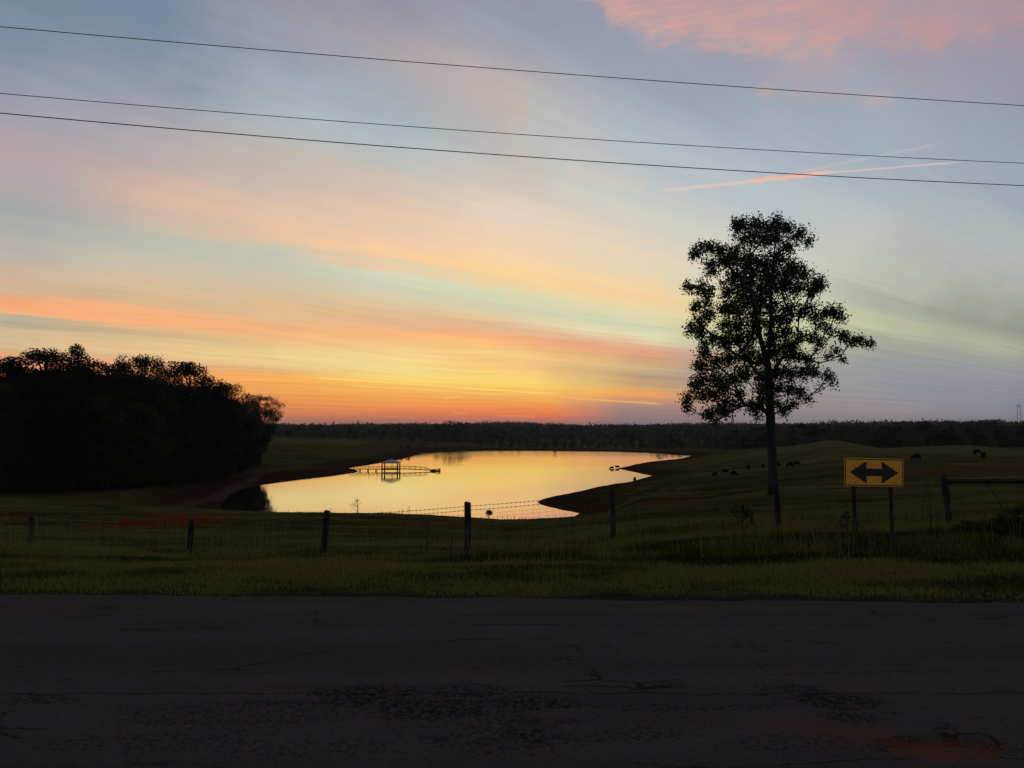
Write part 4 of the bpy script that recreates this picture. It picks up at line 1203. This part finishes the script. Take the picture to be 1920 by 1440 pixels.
# ------------------------------------------------------------------ cattle
def skin_mesh(name, pts, edges, rad, sub=2):
    me_ = bpy.data.meshes.new(name); me_.from_pydata([tuple(p) for p in pts], edges, [])
    ob = bpy.data.objects.new(name, me_); COL.objects.link(ob)
    sk = ob.modifiers.new('skin', 'SKIN'); sk.use_smooth_shade = True
    for i_, s_ in enumerate(me_.skin_vertices[0].data):
        a_ = rad[i_]; s_.radius = (a_, a_) if np.isscalar(a_) else a_
        s_.use_root = (i_ == 0)
    ss = ob.modifiers.new('sub', 'SUBSURF'); ss.levels = sub; ss.render_levels = sub
    dg = bpy.context.evaluated_depsgraph_get(); dg.update()
    out = bpy.data.meshes.new_from_object(ob.evaluated_get(dg)); out.name = name
    bpy.data.objects.remove(ob)
    return out


def cow_mesh(pose):
    # x forward; length about 2.2 m
    P_ = [(-.05, 0, 1.02), (.35, 0, 1.00), (.70, 0, 1.05), (-.45, 0, 1.05), (-.80, 0, 1.12), (-1.0, 0, 1.12)]
    R_ = [(.42, .50), (.40, .47), (.30, .38), (.38, .44), (.30, .33), (.15, .2)]
    E_ = [(0, 1), (1, 2), (0, 3), (3, 4), (4, 5)]
    if pose == 'graze': neck = [(.98, 0, .92), (1.22, 0, .55), (1.32, 0, .30), (1.42, 0, .10)]
    else: neck = [(.98, 0, 1.22), (1.22, 0, 1.38), (1.40, 0, 1.34), (1.62, 0, 1.20)]
    nr_ = [(.17, .24), (.12, .17), (.11, .14), (.06, .07)]
    prev = 2
    for p_, r_ in zip(neck, nr_): P_.append(p_); R_.append(r_); E_.append((prev, len(P_) - 1)); prev = len(P_) - 1
    hd_ = len(P_) - 2
    for sy in (-1, 1):
        hx, hy, hz = P_[hd_]
        P_.append((hx - .12, sy * .20, hz + (.10 if pose == 'graze' else .12))); R_.append(.035); E_.append((hd_, len(P_) - 1))
    for sy in (-1, 1):
        st_ = .10 * sy
        prev = 2
        for p_, r_ in zip([(.66, sy * .20, .78), (.68 + st_, sy * .21, .42), (.66 + st_, sy * .21, .08), (.70 + st_, sy * .21, .02)], [.15, .085, .065, .07]):
            P_.append(p_); R_.append(r_); E_.append((prev, len(P_) - 1)); prev = len(P_) - 1
        prev = 4
        for p_, r_ in zip([(-.78, sy * .20, .80), (-.92 - st_, sy * .21, .48), (-.86 - st_, sy * .21, .10), (-.82 - st_, sy * .21, .02)], [.19, .09, .065, .07]):
            P_.append(p_); R_.append(r_); E_.append((prev, len(P_) - 1)); prev = len(P_) - 1
    prev = 5
    for p_, r_ in zip([(-1.14, 0, 1.02), (-1.18, 0, .70), (-1.17, 0, .42)], [.04, .022, .04]):
        P_.append(p_); R_.append(r_); E_.append((prev, len(P_) - 1)); prev = len(P_) - 1
    return skin_mesh('cow', P_, E_, R_, 1)


CG, CS = cow_mesh('graze'), cow_mesh('stand')
for px, py, Yd, rot, me_, sc_2, lab in [
    (1340, 894, 213, 205, CG, .88, 'black cow grazing lowest on the slope, the leftmost of the herd on the pasture'),
    (1360, 888.5, 228, 170, CG, .95, 'black cow grazing just above and right of the leftmost cow of the herd'),
    (1376, 892.5, 218, -40, CG, .95, 'black cow with head down to the right, third from the left of the herd'),
    (1403, 881.5, 236, 100, CS, 1.0, 'black cow seen end-on, standing midway between the left three cows and the trunk'),
    (1431, 878.5, 240, 80, CG, .9, 'small dark cow seen end-on just left of the lone tree trunk'),
    (1458, 876.5, 243, 10, CG, 1.0, 'black cow grazing just right of the trunk, partly hidden behind it'),
    (1481, 876.5, 243, 190, CG, 1.15, 'black cow grazing in front of another, right of the lone tree trunk'),
    (1494, 874, 250, -8, CG, 1.1, 'black cow half behind its neighbour, rightmost of the cows around the trunk'),
    (1718, 864, 173, 183, CG, 1.05, 'large black cow grazing alone above the right corner of the yellow sign'),
    (1832, 852, 213, 182, CG, .95, 'black cow grazing just behind and left of the last cow on the hill'),
    (1844, 860, 185, 222, CG, 1.0, 'black cow grazing head down, the rightmost of all the cattle')]:
    x_, y_, z_ = at(px, Yd)
    # settle on the slope where the ground is seen in this row
    best = min(np.arange(Yd * .75, Yd * 1.25, 1.0), key=lambda d_: abs((at(px, d_)[2] - EYE) / d_ - qof(py)))
    x_, y_, z_ = at(px, best)
    o = link_mesh('cow', me_, M['cow']); o.location = (x_, y_, z_ - .02); k_ = sc_2 * best / Yd; o.scale = (k_ * .90, k_ * 1.08, k_ * 1.06)
    o.rotation_euler = (0, 0, math.radians(rot)); tag(o, lab, 'cow', 'black cattle on the pasture')
for px, Yd, rot, me_, lab in [(1147, 297, 190, CG, 'black cow wading in the shallows, the left one of the pair at the spit'), (1157.5, 302, 172, CS, 'black cow on the tip of the spit with its head raised over the water')]:
    x_, y_, _ = at(px, Yd, WZ)
    z_ = max(gz(x_, y_), WZ - .35)
    o = link_mesh('cow', me_, M['cow']); o.location = (x_, y_, z_); o.scale = (.78, .85, .85); o.rotation_euler = (0, 0, math.radians(rot)); tag(o, lab, 'cow', 'black cattle on the pasture')

# stump on the bank
x_, y_, z_ = at(1190, 236)
mb = MB(); mb.tube([(0, 0, -.3), (0, 0, .5), (.1, 0, .75), (.4, 0, .9)], [.55, .5, .45, .2], 9, jit=.3)
o = mb.build('boulder', M['rock'], None, True); o.location = (x_, y_, z_); tag(o, 'dark boulder on the pond bank near the inlet point', 'boulder')

# ------------------------------------------------------------------ wire fence
fence = empty('wire_fence', (0, 17, gz(0, 17))); tag(fence, 'wire fence of weathered wooden posts with barbed strands over woven mesh, along the grass verge', 'fence')
FP = [(-262, 960, 17.2, 0, .075, 1.2), (60, 967, 17.0, .05, .058, 1.15), (359, 974, 17.0, .035, .06, 1.0), (614, 957, 17.0, .085, .072, 1.15), (877, 941, 17.0, 0, .078, 1.3), (1147, 914, 17.0, -.02, .062, 1.3), (1454, 903, 17.0, -.05, .062, 1.35)]
tops = []
for px, top, Yd, lean, rad, hgt in FP:
    x_, y_, z_ = at(px, Yd, zat(top, Yd)); gzz = gz(x_, y_)
    h_ = z_ - gzz
    mb = MB()
    n_ = 9
    pts = [(x_ - lean * h_ * (1 - t_) * 1.3 + .006 * math.sin(t_ * 7 + px), y_, gzz - .3 + (h_ + .3 - .03) * t_) for t_ in np.linspace(0, 1, n_)] + [(x_, y_, z_)]
    mb.tube(pts, [rad * 1.08] * 3 + [rad] * (n_ - 3) + [rad * .72], 10, jit=.12)
    mb.build('post', M['post_wood'], fence, True).matrix_parent_inverse = Matrix.Translation(-Vector(fence.location))
    tops.append((x_, y_, z_, gzz, lean))
# end: the braced corner post on the right
cx_, cy_, cz_ = at(1769, 16.2, zat(888, 16.2))
tops.append((cx_, cy_, cz_, gz(cx_, cy_), 0))


def strand(drop, rad=.004, barb=False):
    mb = MB(); pts = []
    for (xa_, ya_, za_, ga_, la_), (xb_, yb_, zb_, gb_, lb_) in zip(tops[:-1], tops[1:]):
        for t_ in np.linspace(0, 1, 12)[:-1]:
            za2, zb2 = za_ - drop, zb_ - drop
            pts.append((xa_ + (xb_ - xa_) * t_, ya_ + (yb_ - ya_) * t_ - .07, za2 + (zb2 - za2) * t_ - .05 * 4 * t_ * (1 - t_) * (.6 if drop < .3 else .4)))
    mb.tube(pts, rad, 4, cap=False)
    if barb:
        for a_, b_ in zip(pts[:-1], pts[1:]):
            for t_ in (0.0, .33, .66):
                p_ = np.array(a_) * (1 - t_) + np.array(b_) * t_
                mb.tube([p_ + [-.008, 0, -.018], p_ + [.008, 0, .018]], .0035, 3); mb.tube([p_ + [.01, 0, -.016], p_ + [-.01, 0, .016]], .0035, 3)
    return mb, pts


for dp in (.09, .18):
    mb, _ = strand(dp, .0036, True)
    mb.build('barbed_wire', M['wire'], fence).matrix_parent_inverse = Matrix.Translation(-Vector(fence.location))
mb = MB(); rows = []
for dp in (.28, .37, .47, .58, .70, .83, .97):
    m2, pts = strand(dp, .003); rows.append(pts)
    mb.tube(pts, .0018, 3, cap=False)
for k_ in range(len(rows[0]) - 1):
    for t_ in (0, .5):
        col_ = [np.array(rw[k_]) * (1 - t_) + np.array(rw[k_ + 1]) * t_ for rw in rows]
        mb.tube(col_, .0018, 3, cap=False)
mb.build('wire_mesh', M['wire'], fence).matrix_parent_inverse = Matrix.Translation(-Vector(fence.location))

# braced rail on the right
e = empty('rail_fence', (cx_, cy_, gz(cx_, cy_))); tag(e, 'rail fence with a thick knotty post and long horizontal pole at the right', 'fence')
h_ = cz_ - e.location.z
mb = MB(); mb.tube([(.09, 0, -.3), (.085, 0, 0), (.06, 0, h_ * .3), (.05, 0, h_ * .6), (0, 0, h_ * .85), (-.01, 0, h_)], [.074, .070, .060, .066, .062, .052], 10, jit=.22)
mb.build('post', M['post_wood'], e, True)
x2 = at(2090, 16.4, 1)[0] - cx_
mb = MB(); mb.tube([(x2, .2, -.6), (x2, .2, h_ * .5), (x2, .2, h_)], [.11, .1, .09], 10, jit=.2); mb.build('post', M['post_wood'], e, True)
rz_ = zat(903, 16.2) - e.location.z
mb = MB(); mb.tube([(.02, -.0, rz_), (x2 * .3, .05, rz_ + .01), (x2 * .6, .1, rz_), (x2, .18, rz_ + .02)], [.05, .054, .056, .052], 9, jit=.08); mb.build('rail', M['post_wood'], e, True)
mb = MB(); mb.tube([(x2 * .25, .04, rz_ - .05), (x2 * .42, .1, -.15)], .012, 5); mb.tube([(x2, .1, rz_ - .05), (.1, .1, .1)], .004, 4); mb.build('brace_wire', M['wire'], e, True)

# ------------------------------------------------------------------ sign
SY = 14.85
sx_, sy2, _ = at(1636.5, SY, zat(885.5, SY)); szc = zat(885.5, SY)
e = empty('road_sign', (sx_, SY, gz(sx_, SY)), math.radians(5)); tag(e, 'yellow rectangular warning sign with a black double headed arrow on two steel posts', 'sign')
zc = szc - e.location.z
W, Hh = 1.225, 0.555


def rrect(w, h, rad, y, n=6):
    pts = []
    for cx2, cy2, a0 in ((w / 2 - rad, h / 2 - rad, 0), (-w / 2 + rad, h / 2 - rad, 90), (-w / 2 + rad, -h / 2 + rad, 180), (w / 2 - rad, -h / 2 + rad, 270)):
        for k_ in range(n + 1):
            a_ = math.radians(a0 + 90 * k_ / n); pts.append((cx2 + rad * math.cos(a_), y, cy2 + rad * math.sin(a_)))
    return pts


def slab(mb, outline, y0, y1):
    n_ = len(outline)
    v_ = [(x, y0, z) for x, _, z in outline] + [(x, y1, z) for x, _, z in outline]
    mb.add(v_, [tuple(range(n_))[::-1], tuple(range(n_, 2 * n_))] + [(i, (i + 1) % n_, n_ + (i + 1) % n_, n_ + i) for i in range(n_)])


def ring(mb, o, i_, y0, y1):
    n_ = len(o)
    v_ = [(x, y0, z) for x, _, z in o] + [(x, y0, z) for x, _, z in i_] + [(x, y1, z) for x, _, z in o] + [(x, y1, z) for x, _, z in i_]
    f_ = []
    for k_ in range(n_):
        k2 = (k_ + 1) % n_
        f_ += [(k_, k2, n_ + k2, n_ + k_), (2 * n_ + k_, 3 * n_ + k_, 3 * n_ + k2, 2 * n_ + k2), (k_, 2 * n_ + k_, 2 * n_ + k2, k2), (n_ + k_, n_ + k2, 3 * n_ + k2, 3 * n_ + k_)]
    mb.add(v_, f_)


M['sign_yellow'] = simple('sign_yellow', (0.84, 0.43, 0.016), (0.95, 0.52, 0.02), 5, 0.6, 0, .03, .002)
M['sign_black'] = simple('sign_black', (0.008, 0.008, 0.009), (0.014, 0.013, 0.014), 8, 0.5, 0, .03, .002)
tilt = Matrix.Rotation(math.radians(1.3), 4, 'Y')
mb = MB(); slab(mb, rrect(W, Hh, .045, 0), -.002, .003)
pan = mb.build('panel', M['sign_yellow'], e); pan.location = (0, -.045, zc); pan.rotation_euler = tilt.to_euler()
mb = MB(); ring(mb, rrect(W - .028, Hh - .028, .04, 0), rrect(W - .062, Hh - .062, .028, 0), -.0055, -.002)
mb.build('border', M['sign_black'], pan)
# arrow outline (half, mirrored): rounded barbs
aw, sh_, bh = .500, .072, .205
right = [(-.0, sh_), (.165, sh_), (.150, bh - .03), (.152, bh - .006), (.165, bh), (.185, bh - .005), (aw, 0)]
up = right
outline = up + [(x, -z) for x, z in reversed(up[:-1])]
outline = [(x, z) for x, z in outline if x > 0]
full = outline + [(-x, z) for x, z in [(x, z) for x, z in reversed(outline)]]
pts = [(x, 0, z) for x, z in full]
mb = MB()
# head right, head left and shaft, butted
for s_ in (1, -1):
    hd = [(s_ * x, 0, z) for x, z in outline]
    if s_ < 0: hd = hd[::-1]
    slab(mb, hd[::-1], -.0055, -.002)
slab(mb, [(-.165, 0, -sh_), (.165, 0, -sh_), (.165, 0, sh_), (-.165, 0, sh_)], -.0055, -.002)
mb.build('arrow', M['sign_black'], pan)
for px in (1600, 1672):
    xx = (px - 1636.5) / F * SY
    mb = MB()
    top_z = zc + .2 * 0 - Hh / 2 + .45
    lean = -.0 if px < 1650 else 0
    mb.box((xx, 0, top_z / 2 - .15), (.062, .012, top_z + .3)); mb.box((xx - .022, .02, top_z / 2 - .15), (.010, .03, top_z + .3)); mb.box((xx + .022, .02, top_z / 2 - .15), (.010, .03, top_z + .3))
    po = mb.build('post', M['steel_post'], e)
    po.rotation_euler = (0, math.radians(-.9), 0)
    b2_ = MB()
    for zz_ in (zc - .2, zc + .1): b2_.tube([(xx, -.058, zz_), (xx, -.04, zz_)], .012, 8)
    b2_.build('bolt', M['lattice'], e)

# ------------------------------------------------------------------ overhead wires
plan = [(-9.6, 13.6), (0, 15.1), (12.0, 17.0)]
for ys, rad, lab in [((50, 131, 198), .0078, 'topmost overhead power line crossing the sky'), ((175, 251, 306), .0070, 'middle overhead line, the thinner of the lower pair'), ((212, 292, 348), .0092, 'lowest overhead line, the darker of the lower pair')]:
    P3 = []
    for (X_, Y_), px, py in zip(plan, (0, 960, 1920), ys):
        q_ = qof(py); D_ = math.cos(PITCH) + q_ * math.sin(PITCH); p_ = (px - 960) / F * D_
        # where this line of sight meets the vertical plane of the wires
        k_ = (17.0 - 13.6) / (12.0 + 9.6)
        Yw = (13.6 + 9.6 * k_) / (1 - k_ * p_)
        P3.append((p_ * Yw, Yw, q_ * Yw + EYE))
    xs = [p_[0] for p_ in P3]
    cz = np.polyfit(xs, [p_[2] for p_ in P3], 2); cy = np.polyfit(xs, [p_[1] for p_ in P3], 1)
    cz[0] = max(cz[0], .0004)
    X_ = np.linspace(-34, 40, 90)
    mb = MB(); mb.tube(np.stack([X_, np.polyval(cy, X_), np.polyval(cz, X_)], 1), rad, 6)
    tag(mb.build('power_line', M['cable'], None, True), lab, 'power line', 'overhead lines along the road')

# ------------------------------------------------------------------ grass
def blades(n, xs, ys, hgt, wid, r, name, tint):
    z = ground(xs, ys) + EYE
    ang = r.random(n) * 2 * np.pi
    dx, dy = np.cos(ang), np.sin(ang)
    ln_ = r.normal(size=n) * .28; la = r.random(n) * 2 * np.pi
    bxv, byv = np.cos(la) * ln_ * hgt, np.sin(la) * ln_ * hgt
    w = wid / 2
    v = np.empty((n, 5, 3))
    v[:, 0] = np.stack([xs - dx * w, ys - dy * w, z - .02], 1); v[:, 1] = np.stack([xs + dx * w, ys + dy * w, z - .02], 1)
    v[:, 2] = np.stack([xs - dx * w * .8 + bxv * .35, ys - dy * w * .8 + byv * .35, z + hgt * .6], 1)
    v[:, 3] = np.stack([xs + dx * w * .8 + bxv * .35, ys + dy * w * .8 + byv * .35, z + hgt * .6], 1)
    v[:, 4] = np.stack([xs + bxv * 1.2, ys + byv * 1.2, z + hgt * (1 - np.abs(ln_) * .3)], 1)
    b0 = np.arange(n) * 5
    f4 = np.stack([b0, b0 + 1, b0 + 3, b0 + 2], 1); f3 = np.stack([b0 + 2, b0 + 3, b0 + 4], 1)
    return mesh_np(name, v.reshape(-1, 3), [f4, f3], {'tint': np.repeat(tint, 5)}, False)


m, nt, b = new_mat('grass')
t_ = attr('tint')
c = ramp(t_, [(0, (0.020, 0.034, 0.010, 1)), (.35, (0.075, 0.095, 0.020, 1)), (.6, (0.20, 0.20, 0.035, 1)), (.9, (0.17, 0.14, 0.05, 1)), (1, (0.17, 0.13, 0.08, 1))])
link(c, b.inputs['Base Color']); b.inputs['Roughness'].default_value = 0.75; b.inputs['Specular IOR Level'].default_value = 0.0
tr = nt.nodes.new('ShaderNodeBsdfTranslucent'); link(c, tr.inputs['Color'])
mx = nt.nodes.new('ShaderNodeMixShader'); mx.inputs[0].default_value = .12
nt.links.new(b.outputs[0], mx.inputs[1]); nt.links.new(tr.outputs[0], mx.inputs[2]); nt.links.new(mx.outputs[0], nt.nodes['Material Output'].inputs['Surface'])
M['grass'] = m
r = np.random.default_rng(17)
n = 260000
ys = 7.0 + 12.5 * r.random(n) ** 1.15
xs = (r.random(n) * 2 - 1) * ys * .80
ed = 7.22 - .030 * xs + fbm(xs / .5, xs * 0, 4, 13) * .16 + fbm(xs / 4, xs * 0 + 3, 2, 14) * .2
patchy = fbm(xs / .7, ys / .7, 3, 41)
keep = (ys > ed + .10 + .38 * r.random(n) * (.5 + vnoise(xs / .6, ys * 0, 8))) & (patchy + (ys - 7.2) * .35 + .2 > r.random(n) * .5)
xs, ys, patchy = xs[keep], ys[keep], patchy[keep]; n = len(xs)
d = ys - 7.13 + .03 * xs
tall = np.clip((fbm(xs / 2.2, ys / 1.2, 3, 61) + .12) * 4, .25, 1.3)
hgt = np.interp(d, [0, .5, 2.0, 3.6, 5.0, 8, 12], [.02, .035, .055, .09, .15, .18, .16]) * (.55 + .8 * r.random(n))
tallzone = np.clip((d - 2.8) / 1.5, 0, 1)
hgt = hgt * (1 + tallzone * (tall - .9)) 
right_shade = np.clip((xs / ys - .12) / .12, 0, 1) * np.clip((d - 2.6) / .8, 0, 1) * np.clip((9.0 - d) / 1.5, 0, 1)
hgt = hgt * (1 - .12 * right_shade)
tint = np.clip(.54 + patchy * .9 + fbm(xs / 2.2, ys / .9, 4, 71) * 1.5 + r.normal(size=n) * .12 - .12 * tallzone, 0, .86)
tint = tint - .38 * right_shade  # shade of the ditch band on the right, put into the blade tint
tint = np.where(r.random(n) < .05, .9 + .1 * r.random(n), tint)
wid = .0045 + .0035 * r.random(n) + .0003 * ys
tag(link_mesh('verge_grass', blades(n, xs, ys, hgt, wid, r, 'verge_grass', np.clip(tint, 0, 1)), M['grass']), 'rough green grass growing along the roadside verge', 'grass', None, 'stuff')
# dry seed stalks among it
n = 2600
ys = r.uniform(10.0, 19.5, n); xs = (r.random(n) * 2 - 1) * ys * .78
k_ = fbm(xs / 1.5, ys / 1.5, 3, 81) > .02
xs, ys = xs[k_], ys[k_]; n = len(xs)
tag(link_mesh('seed_stalks', blades(n, xs, ys, r.uniform(.4, .95, n), np.full(n, .007), r, 'seed_stalks', r.uniform(.75, 1, n)), M['grass']), 'thin dry seed stalks standing among the verge grass', 'grass', None, 'stuff')
# grazed pasture beyond the fence
n = 170000
ys = 18.5 * (75 / 18.5) ** r.random(n); xs = (r.random(n) * 2 - 1) * ys * .74
pt = fbm(xs / 2.5, ys / 1.6, 4, 91)
keep = pt + .12 > r.random(n) * .5
for px_c, yc in ((312, 33), (318, 38), (358, 43)):
    xc_, yc_, _ = at(px_c, yc); keep &= np.hypot((xs - xc_) / 2.4, (ys - yc_) / 5.0) > .6 + r.random(n) * .7
xs, ys, pt = xs[keep], ys[keep], pt[keep]; n = len(xs)
hgt = (.025 + .05 * r.random(n) + np.clip(pt, 0, 1) * .14); wid = .0045 * ys / 12
tint = np.clip(.42 + fbm(xs / 9, ys / 6, 3, 95) * .9 + pt * .3 + r.normal(size=n) * .1, .02, .75)
tag(link_mesh('pasture_grass', blades(n, xs, ys, hgt, wid, r, 'pasture_grass', tint), M['grass']), 'short brownish grazed grass on the pasture behind the fence', 'grass', None, 'stuff')
# wisps standing on the crest against the water
n = 110
xs = []; ys = []
for i in range(n):
    x_, y_, _ = at(rng.choice([rng.uniform(470, 880), rng.uniform(900, 1090)]), rng.uniform(56, 62)); xs.append(x_); ys.append(y_)
tag(link_mesh('crest_weeds', blades(n, np.array(xs), np.array(ys), r.uniform(.12, .5, n) ** 1.2, np.full(n, .03), r, 'crest_weeds', r.uniform(.1, .4, n)), M['grass']), 'fine wispy weeds along the pasture crest seen against the pond', 'grass', None, 'stuff')
# small flowers
M['petal_yellow'] = simple('petal_yellow', (0.22, 0.17, 0.02), (0.3, 0.24, 0.03), 3, .7, 0, 0, .001)
M['petal_white'] = simple('petal_white', (0.5, 0.48, 0.45), (0.6, 0.58, 0.55), 3, .7, 0, 0, .001)


def flowers(name, spots, h0, h1, size, mat, lab, seed):
    r_ = np.random.default_rng(seed); cs = []
    for px, Yd, rx, ry, n_ in spots:
        x_, y_, _ = at(px, Yd)
        u_ = r_.normal(size=(n_, 2)) * .5
        xs_ = x_ + u_[:, 0] * rx; ys_ = y_ + u_[:, 1] * ry
        cs.append(np.stack([xs_, ys_, ground(xs_, ys_) + EYE + r_.uniform(h0, h1, n_)], 1))
    v_, f_ = leaf_quads(np.concatenate(cs), size, r_, .9, 1.5)
    tag(link_mesh(name, mesh_np(name, v_, f_, None, False), mat), lab, 'flowers', None, 'stuff')


flowers('yellow_flowers', [(330, 9.5, 1.3, .5, 420), (480, 9.6, 1.0, .4, 200), (790, 9.3, 1.4, .45, 420), (940, 9.3, .8, .4, 160), (1750, 9.2, 1.6, .4, 120), (1400, 9.3, 1.3, .4, 90)], .05, .10, .013, M['petal_yellow'], 'tiny yellow flowers scattered through the short verge grass', 5)
flowers('white_flowers', [(1735, 22, .35, .5, 30), (1725, 20.5, .3, .3, 16), (1360, 9.8, .5, .15, 9)], .08, .2, .018, M['petal_white'], 'a few tiny white flowers at the verge and behind the sign', 6)


# ------------------------------------------------------------------ weeds and saplings
def weed(name, px, Yd, H, nb, leafn, leafs, label, seed, cat='plant', spread=.45, mat=None, stem=.006):
    r_ = np.random.default_rng(seed)
    x_, y_, z_ = at(px, Yd)
    e_ = empty(name, (x_, y_, z_)); tag(e_, label, cat)
    mb_ = MB(); c_ = []
    mb_.tube([(0, 0, -.05), (.01 * H, 0, H * .5), (-.01 * H, 0, H)], [stem * 1.6, stem, stem * .5], 5)
    for k2 in range(nb):
        h2 = H * r_.uniform(.15, .9); a2 = r_.random() * 6.28; L2 = H * spread * (1.1 - h2 / H) * r_.uniform(.6, 1.2)
        p0 = np.array([0, 0, h2]); p1 = p0 + np.array([math.cos(a2) * L2, math.sin(a2) * L2, L2 * r_.uniform(.3, .9)])
        mb_.tube(curve_pts(p0, p1, 4, .12), [stem * .7, stem * .6, stem * .5, stem * .35], 4, cap=False)
        for _k in range(2):
            q2 = p0 + (p1 - p0) * r_.uniform(.4, .9); e2 = q2 + r_.normal(size=3) * L2 * .3
            mb_.tube([q2, e2], [stem * .4, stem * .25], 3, cap=False)
            c_.append(e2 + r_.normal(size=(leafn, 3)) * L2 * .12)
        c_.append(p1 + r_.normal(size=(leafn, 3)) * L2 * .15)
    mb_.build('stem', M['bark'], e_, True)
    if leafn:
        v_, f_ = leaf_quads(np.concatenate(c_), leafs, r_, .5)
        link_mesh('leaves', mesh_np('leaves', v_, f_, None, False), mat or M['leaf_bush'], e_)
    return e_


weed('sapling', 670, 58, 1.15, 16, 0, .05, 'leafless twiggy sapling on the pasture crest against the pond', 1, 'sapling', .8, stem=.02)
weed('small_bush', 917, 58, .62, 26, 12, .09, 'small dense bush on the pasture crest just right of the upright fence post', 2, 'bush', .75, stem=.02)
weed('weed', 767, 56, .7, 7, 0, .05, 'wispy bare weed on the crest, the taller of the pair between sapling and post', 3, stem=.012)
weed('weed', 755, 56, .45, 5, 0, .05, 'short bare weed on the crest just left of its taller wispy neighbour', 4, stem=.012)
weed('weed', 620, 55, .45, 4, 0, .05, 'lone short weed stem on the crest above the leaning post', 5, stem=.012)
weed('weed', 800, 17.6, 1.0, 12, 3, .03, 'tall reddish brown weed in the verge, left of the upright post', 6, spread=.25, stem=.007)
weed('weed', 846, 17.4, .8, 10, 3, .03, 'brown weed stalk standing close to the left of the upright post', 7, spread=.25, stem=.007)
weed('weed', 1392, 17.0, .7, 14, 10, .06, 'dark leafy weed in the verge left of the tree-side fence post', 8, spread=.5, stem=.008)
weed('weed', 1745, 15.6, 1.1, 9, 2, .03, 'thin branched stalk in front of the knotty post at the right', 9, spread=.3, stem=.007)
weed('weed', 1590, 15.2, .5, 12, 8, .05, 'low leafy weed at the foot of the sign\'s left post', 10, spread=.5, stem=.006)
for px, Yd, h_, ws, lab in [(1918, 12.5, .55, 1.0, 'dense dark bramble bush at the right edge of the verge'), (1815, 14.2, .26, 1.5, 'low dark bramble below the rail in front of the knotty post'),
                            (1878, 13.2, .34, 1.0, 'middle bramble clump between the low one and the dense one at the right edge')]:
    x_, y_, z_ = at(px, Yd)
    if 'BR' not in globals():
        BR = tree_variant(90, 'round', 0.055, 6500, 0.02, 0.7, 40, 0.15)
    put_tree('bramble', BR, (x_, y_, z_ - .03), h_, ws, px * .3, M['leaf_bush'], lab, None, 'bush')

# loose gravel on the asphalt
r = np.random.default_rng(23); n = 900
xs = r.uniform(-5, 5.4, n); ys = np.where(r.random(n) < .55, 4.3 + r.normal(size=n) * .45, r.uniform(3.4, 7.0, n))
ii = r.random(n) < .22; aa = r.random(n) * 6.28; rr2 = .8 + .35 * r.random(n)
xs = np.where(ii, 2.17 + .33 * rr2 * np.cos(aa), xs); ys = np.where(ii, 3.86 + .13 * rr2 * np.sin(aa), ys)
ys = np.clip(ys, 3.3, 7.0); sz = .0035 + .008 * r.random(n) ** 3
zr = road_z(xs, ys)[0]
oct_ = np.array([[1, 0, 0], [0, 1, 0], [-1, 0, 0], [0, -1, 0], [0, 0, .7], [0, 0, -.7]])
v = (oct_[None] * (1 + .5 * (r.random((n, 6, 3)) - .5))) * sz[:, None, None] + np.stack([xs, ys, zr + sz * .4], 1)[:, None, :]
of = np.array([[0, 1, 4], [1, 2, 4], [2, 3, 4], [3, 0, 4], [1, 0, 5], [2, 1, 5], [3, 2, 5], [0, 3, 5]])
f = (of[None] + (np.arange(n) * 6)[:, None, None]).reshape(-1, 3)
tag(link_mesh('gravel', mesh_np('gravel', v.reshape(-1, 3), f, None, False), M['rock']), 'loose gravel scattered over the worn road surface', 'gravel', None, 'stuff')

# ------------------------------------------------------------------ air
mb = MB()
mb.box((0, 0, 35), (19000, 19000, 130))
m = bpy.data.materials.new('haze'); m.use_nodes = True; nt = m.node_tree; nt.nodes.clear()
vo = nt.nodes.new('ShaderNodeVolumePrincipled'); vo.inputs['Color'].default_value = (0.8, 0.82, 0.9, 1)
vo.inputs['Density'].default_value = 0.00004; vo.inputs['Anisotropy'].default_value = 0.3
o_ = nt.nodes.new('ShaderNodeOutputMaterial'); nt.links.new(vo.outputs[0], o_.inputs['Volume'])
tag(mb.build('haze', m), 'thin evening haze over the far woods', 'haze', None, 'stuff')
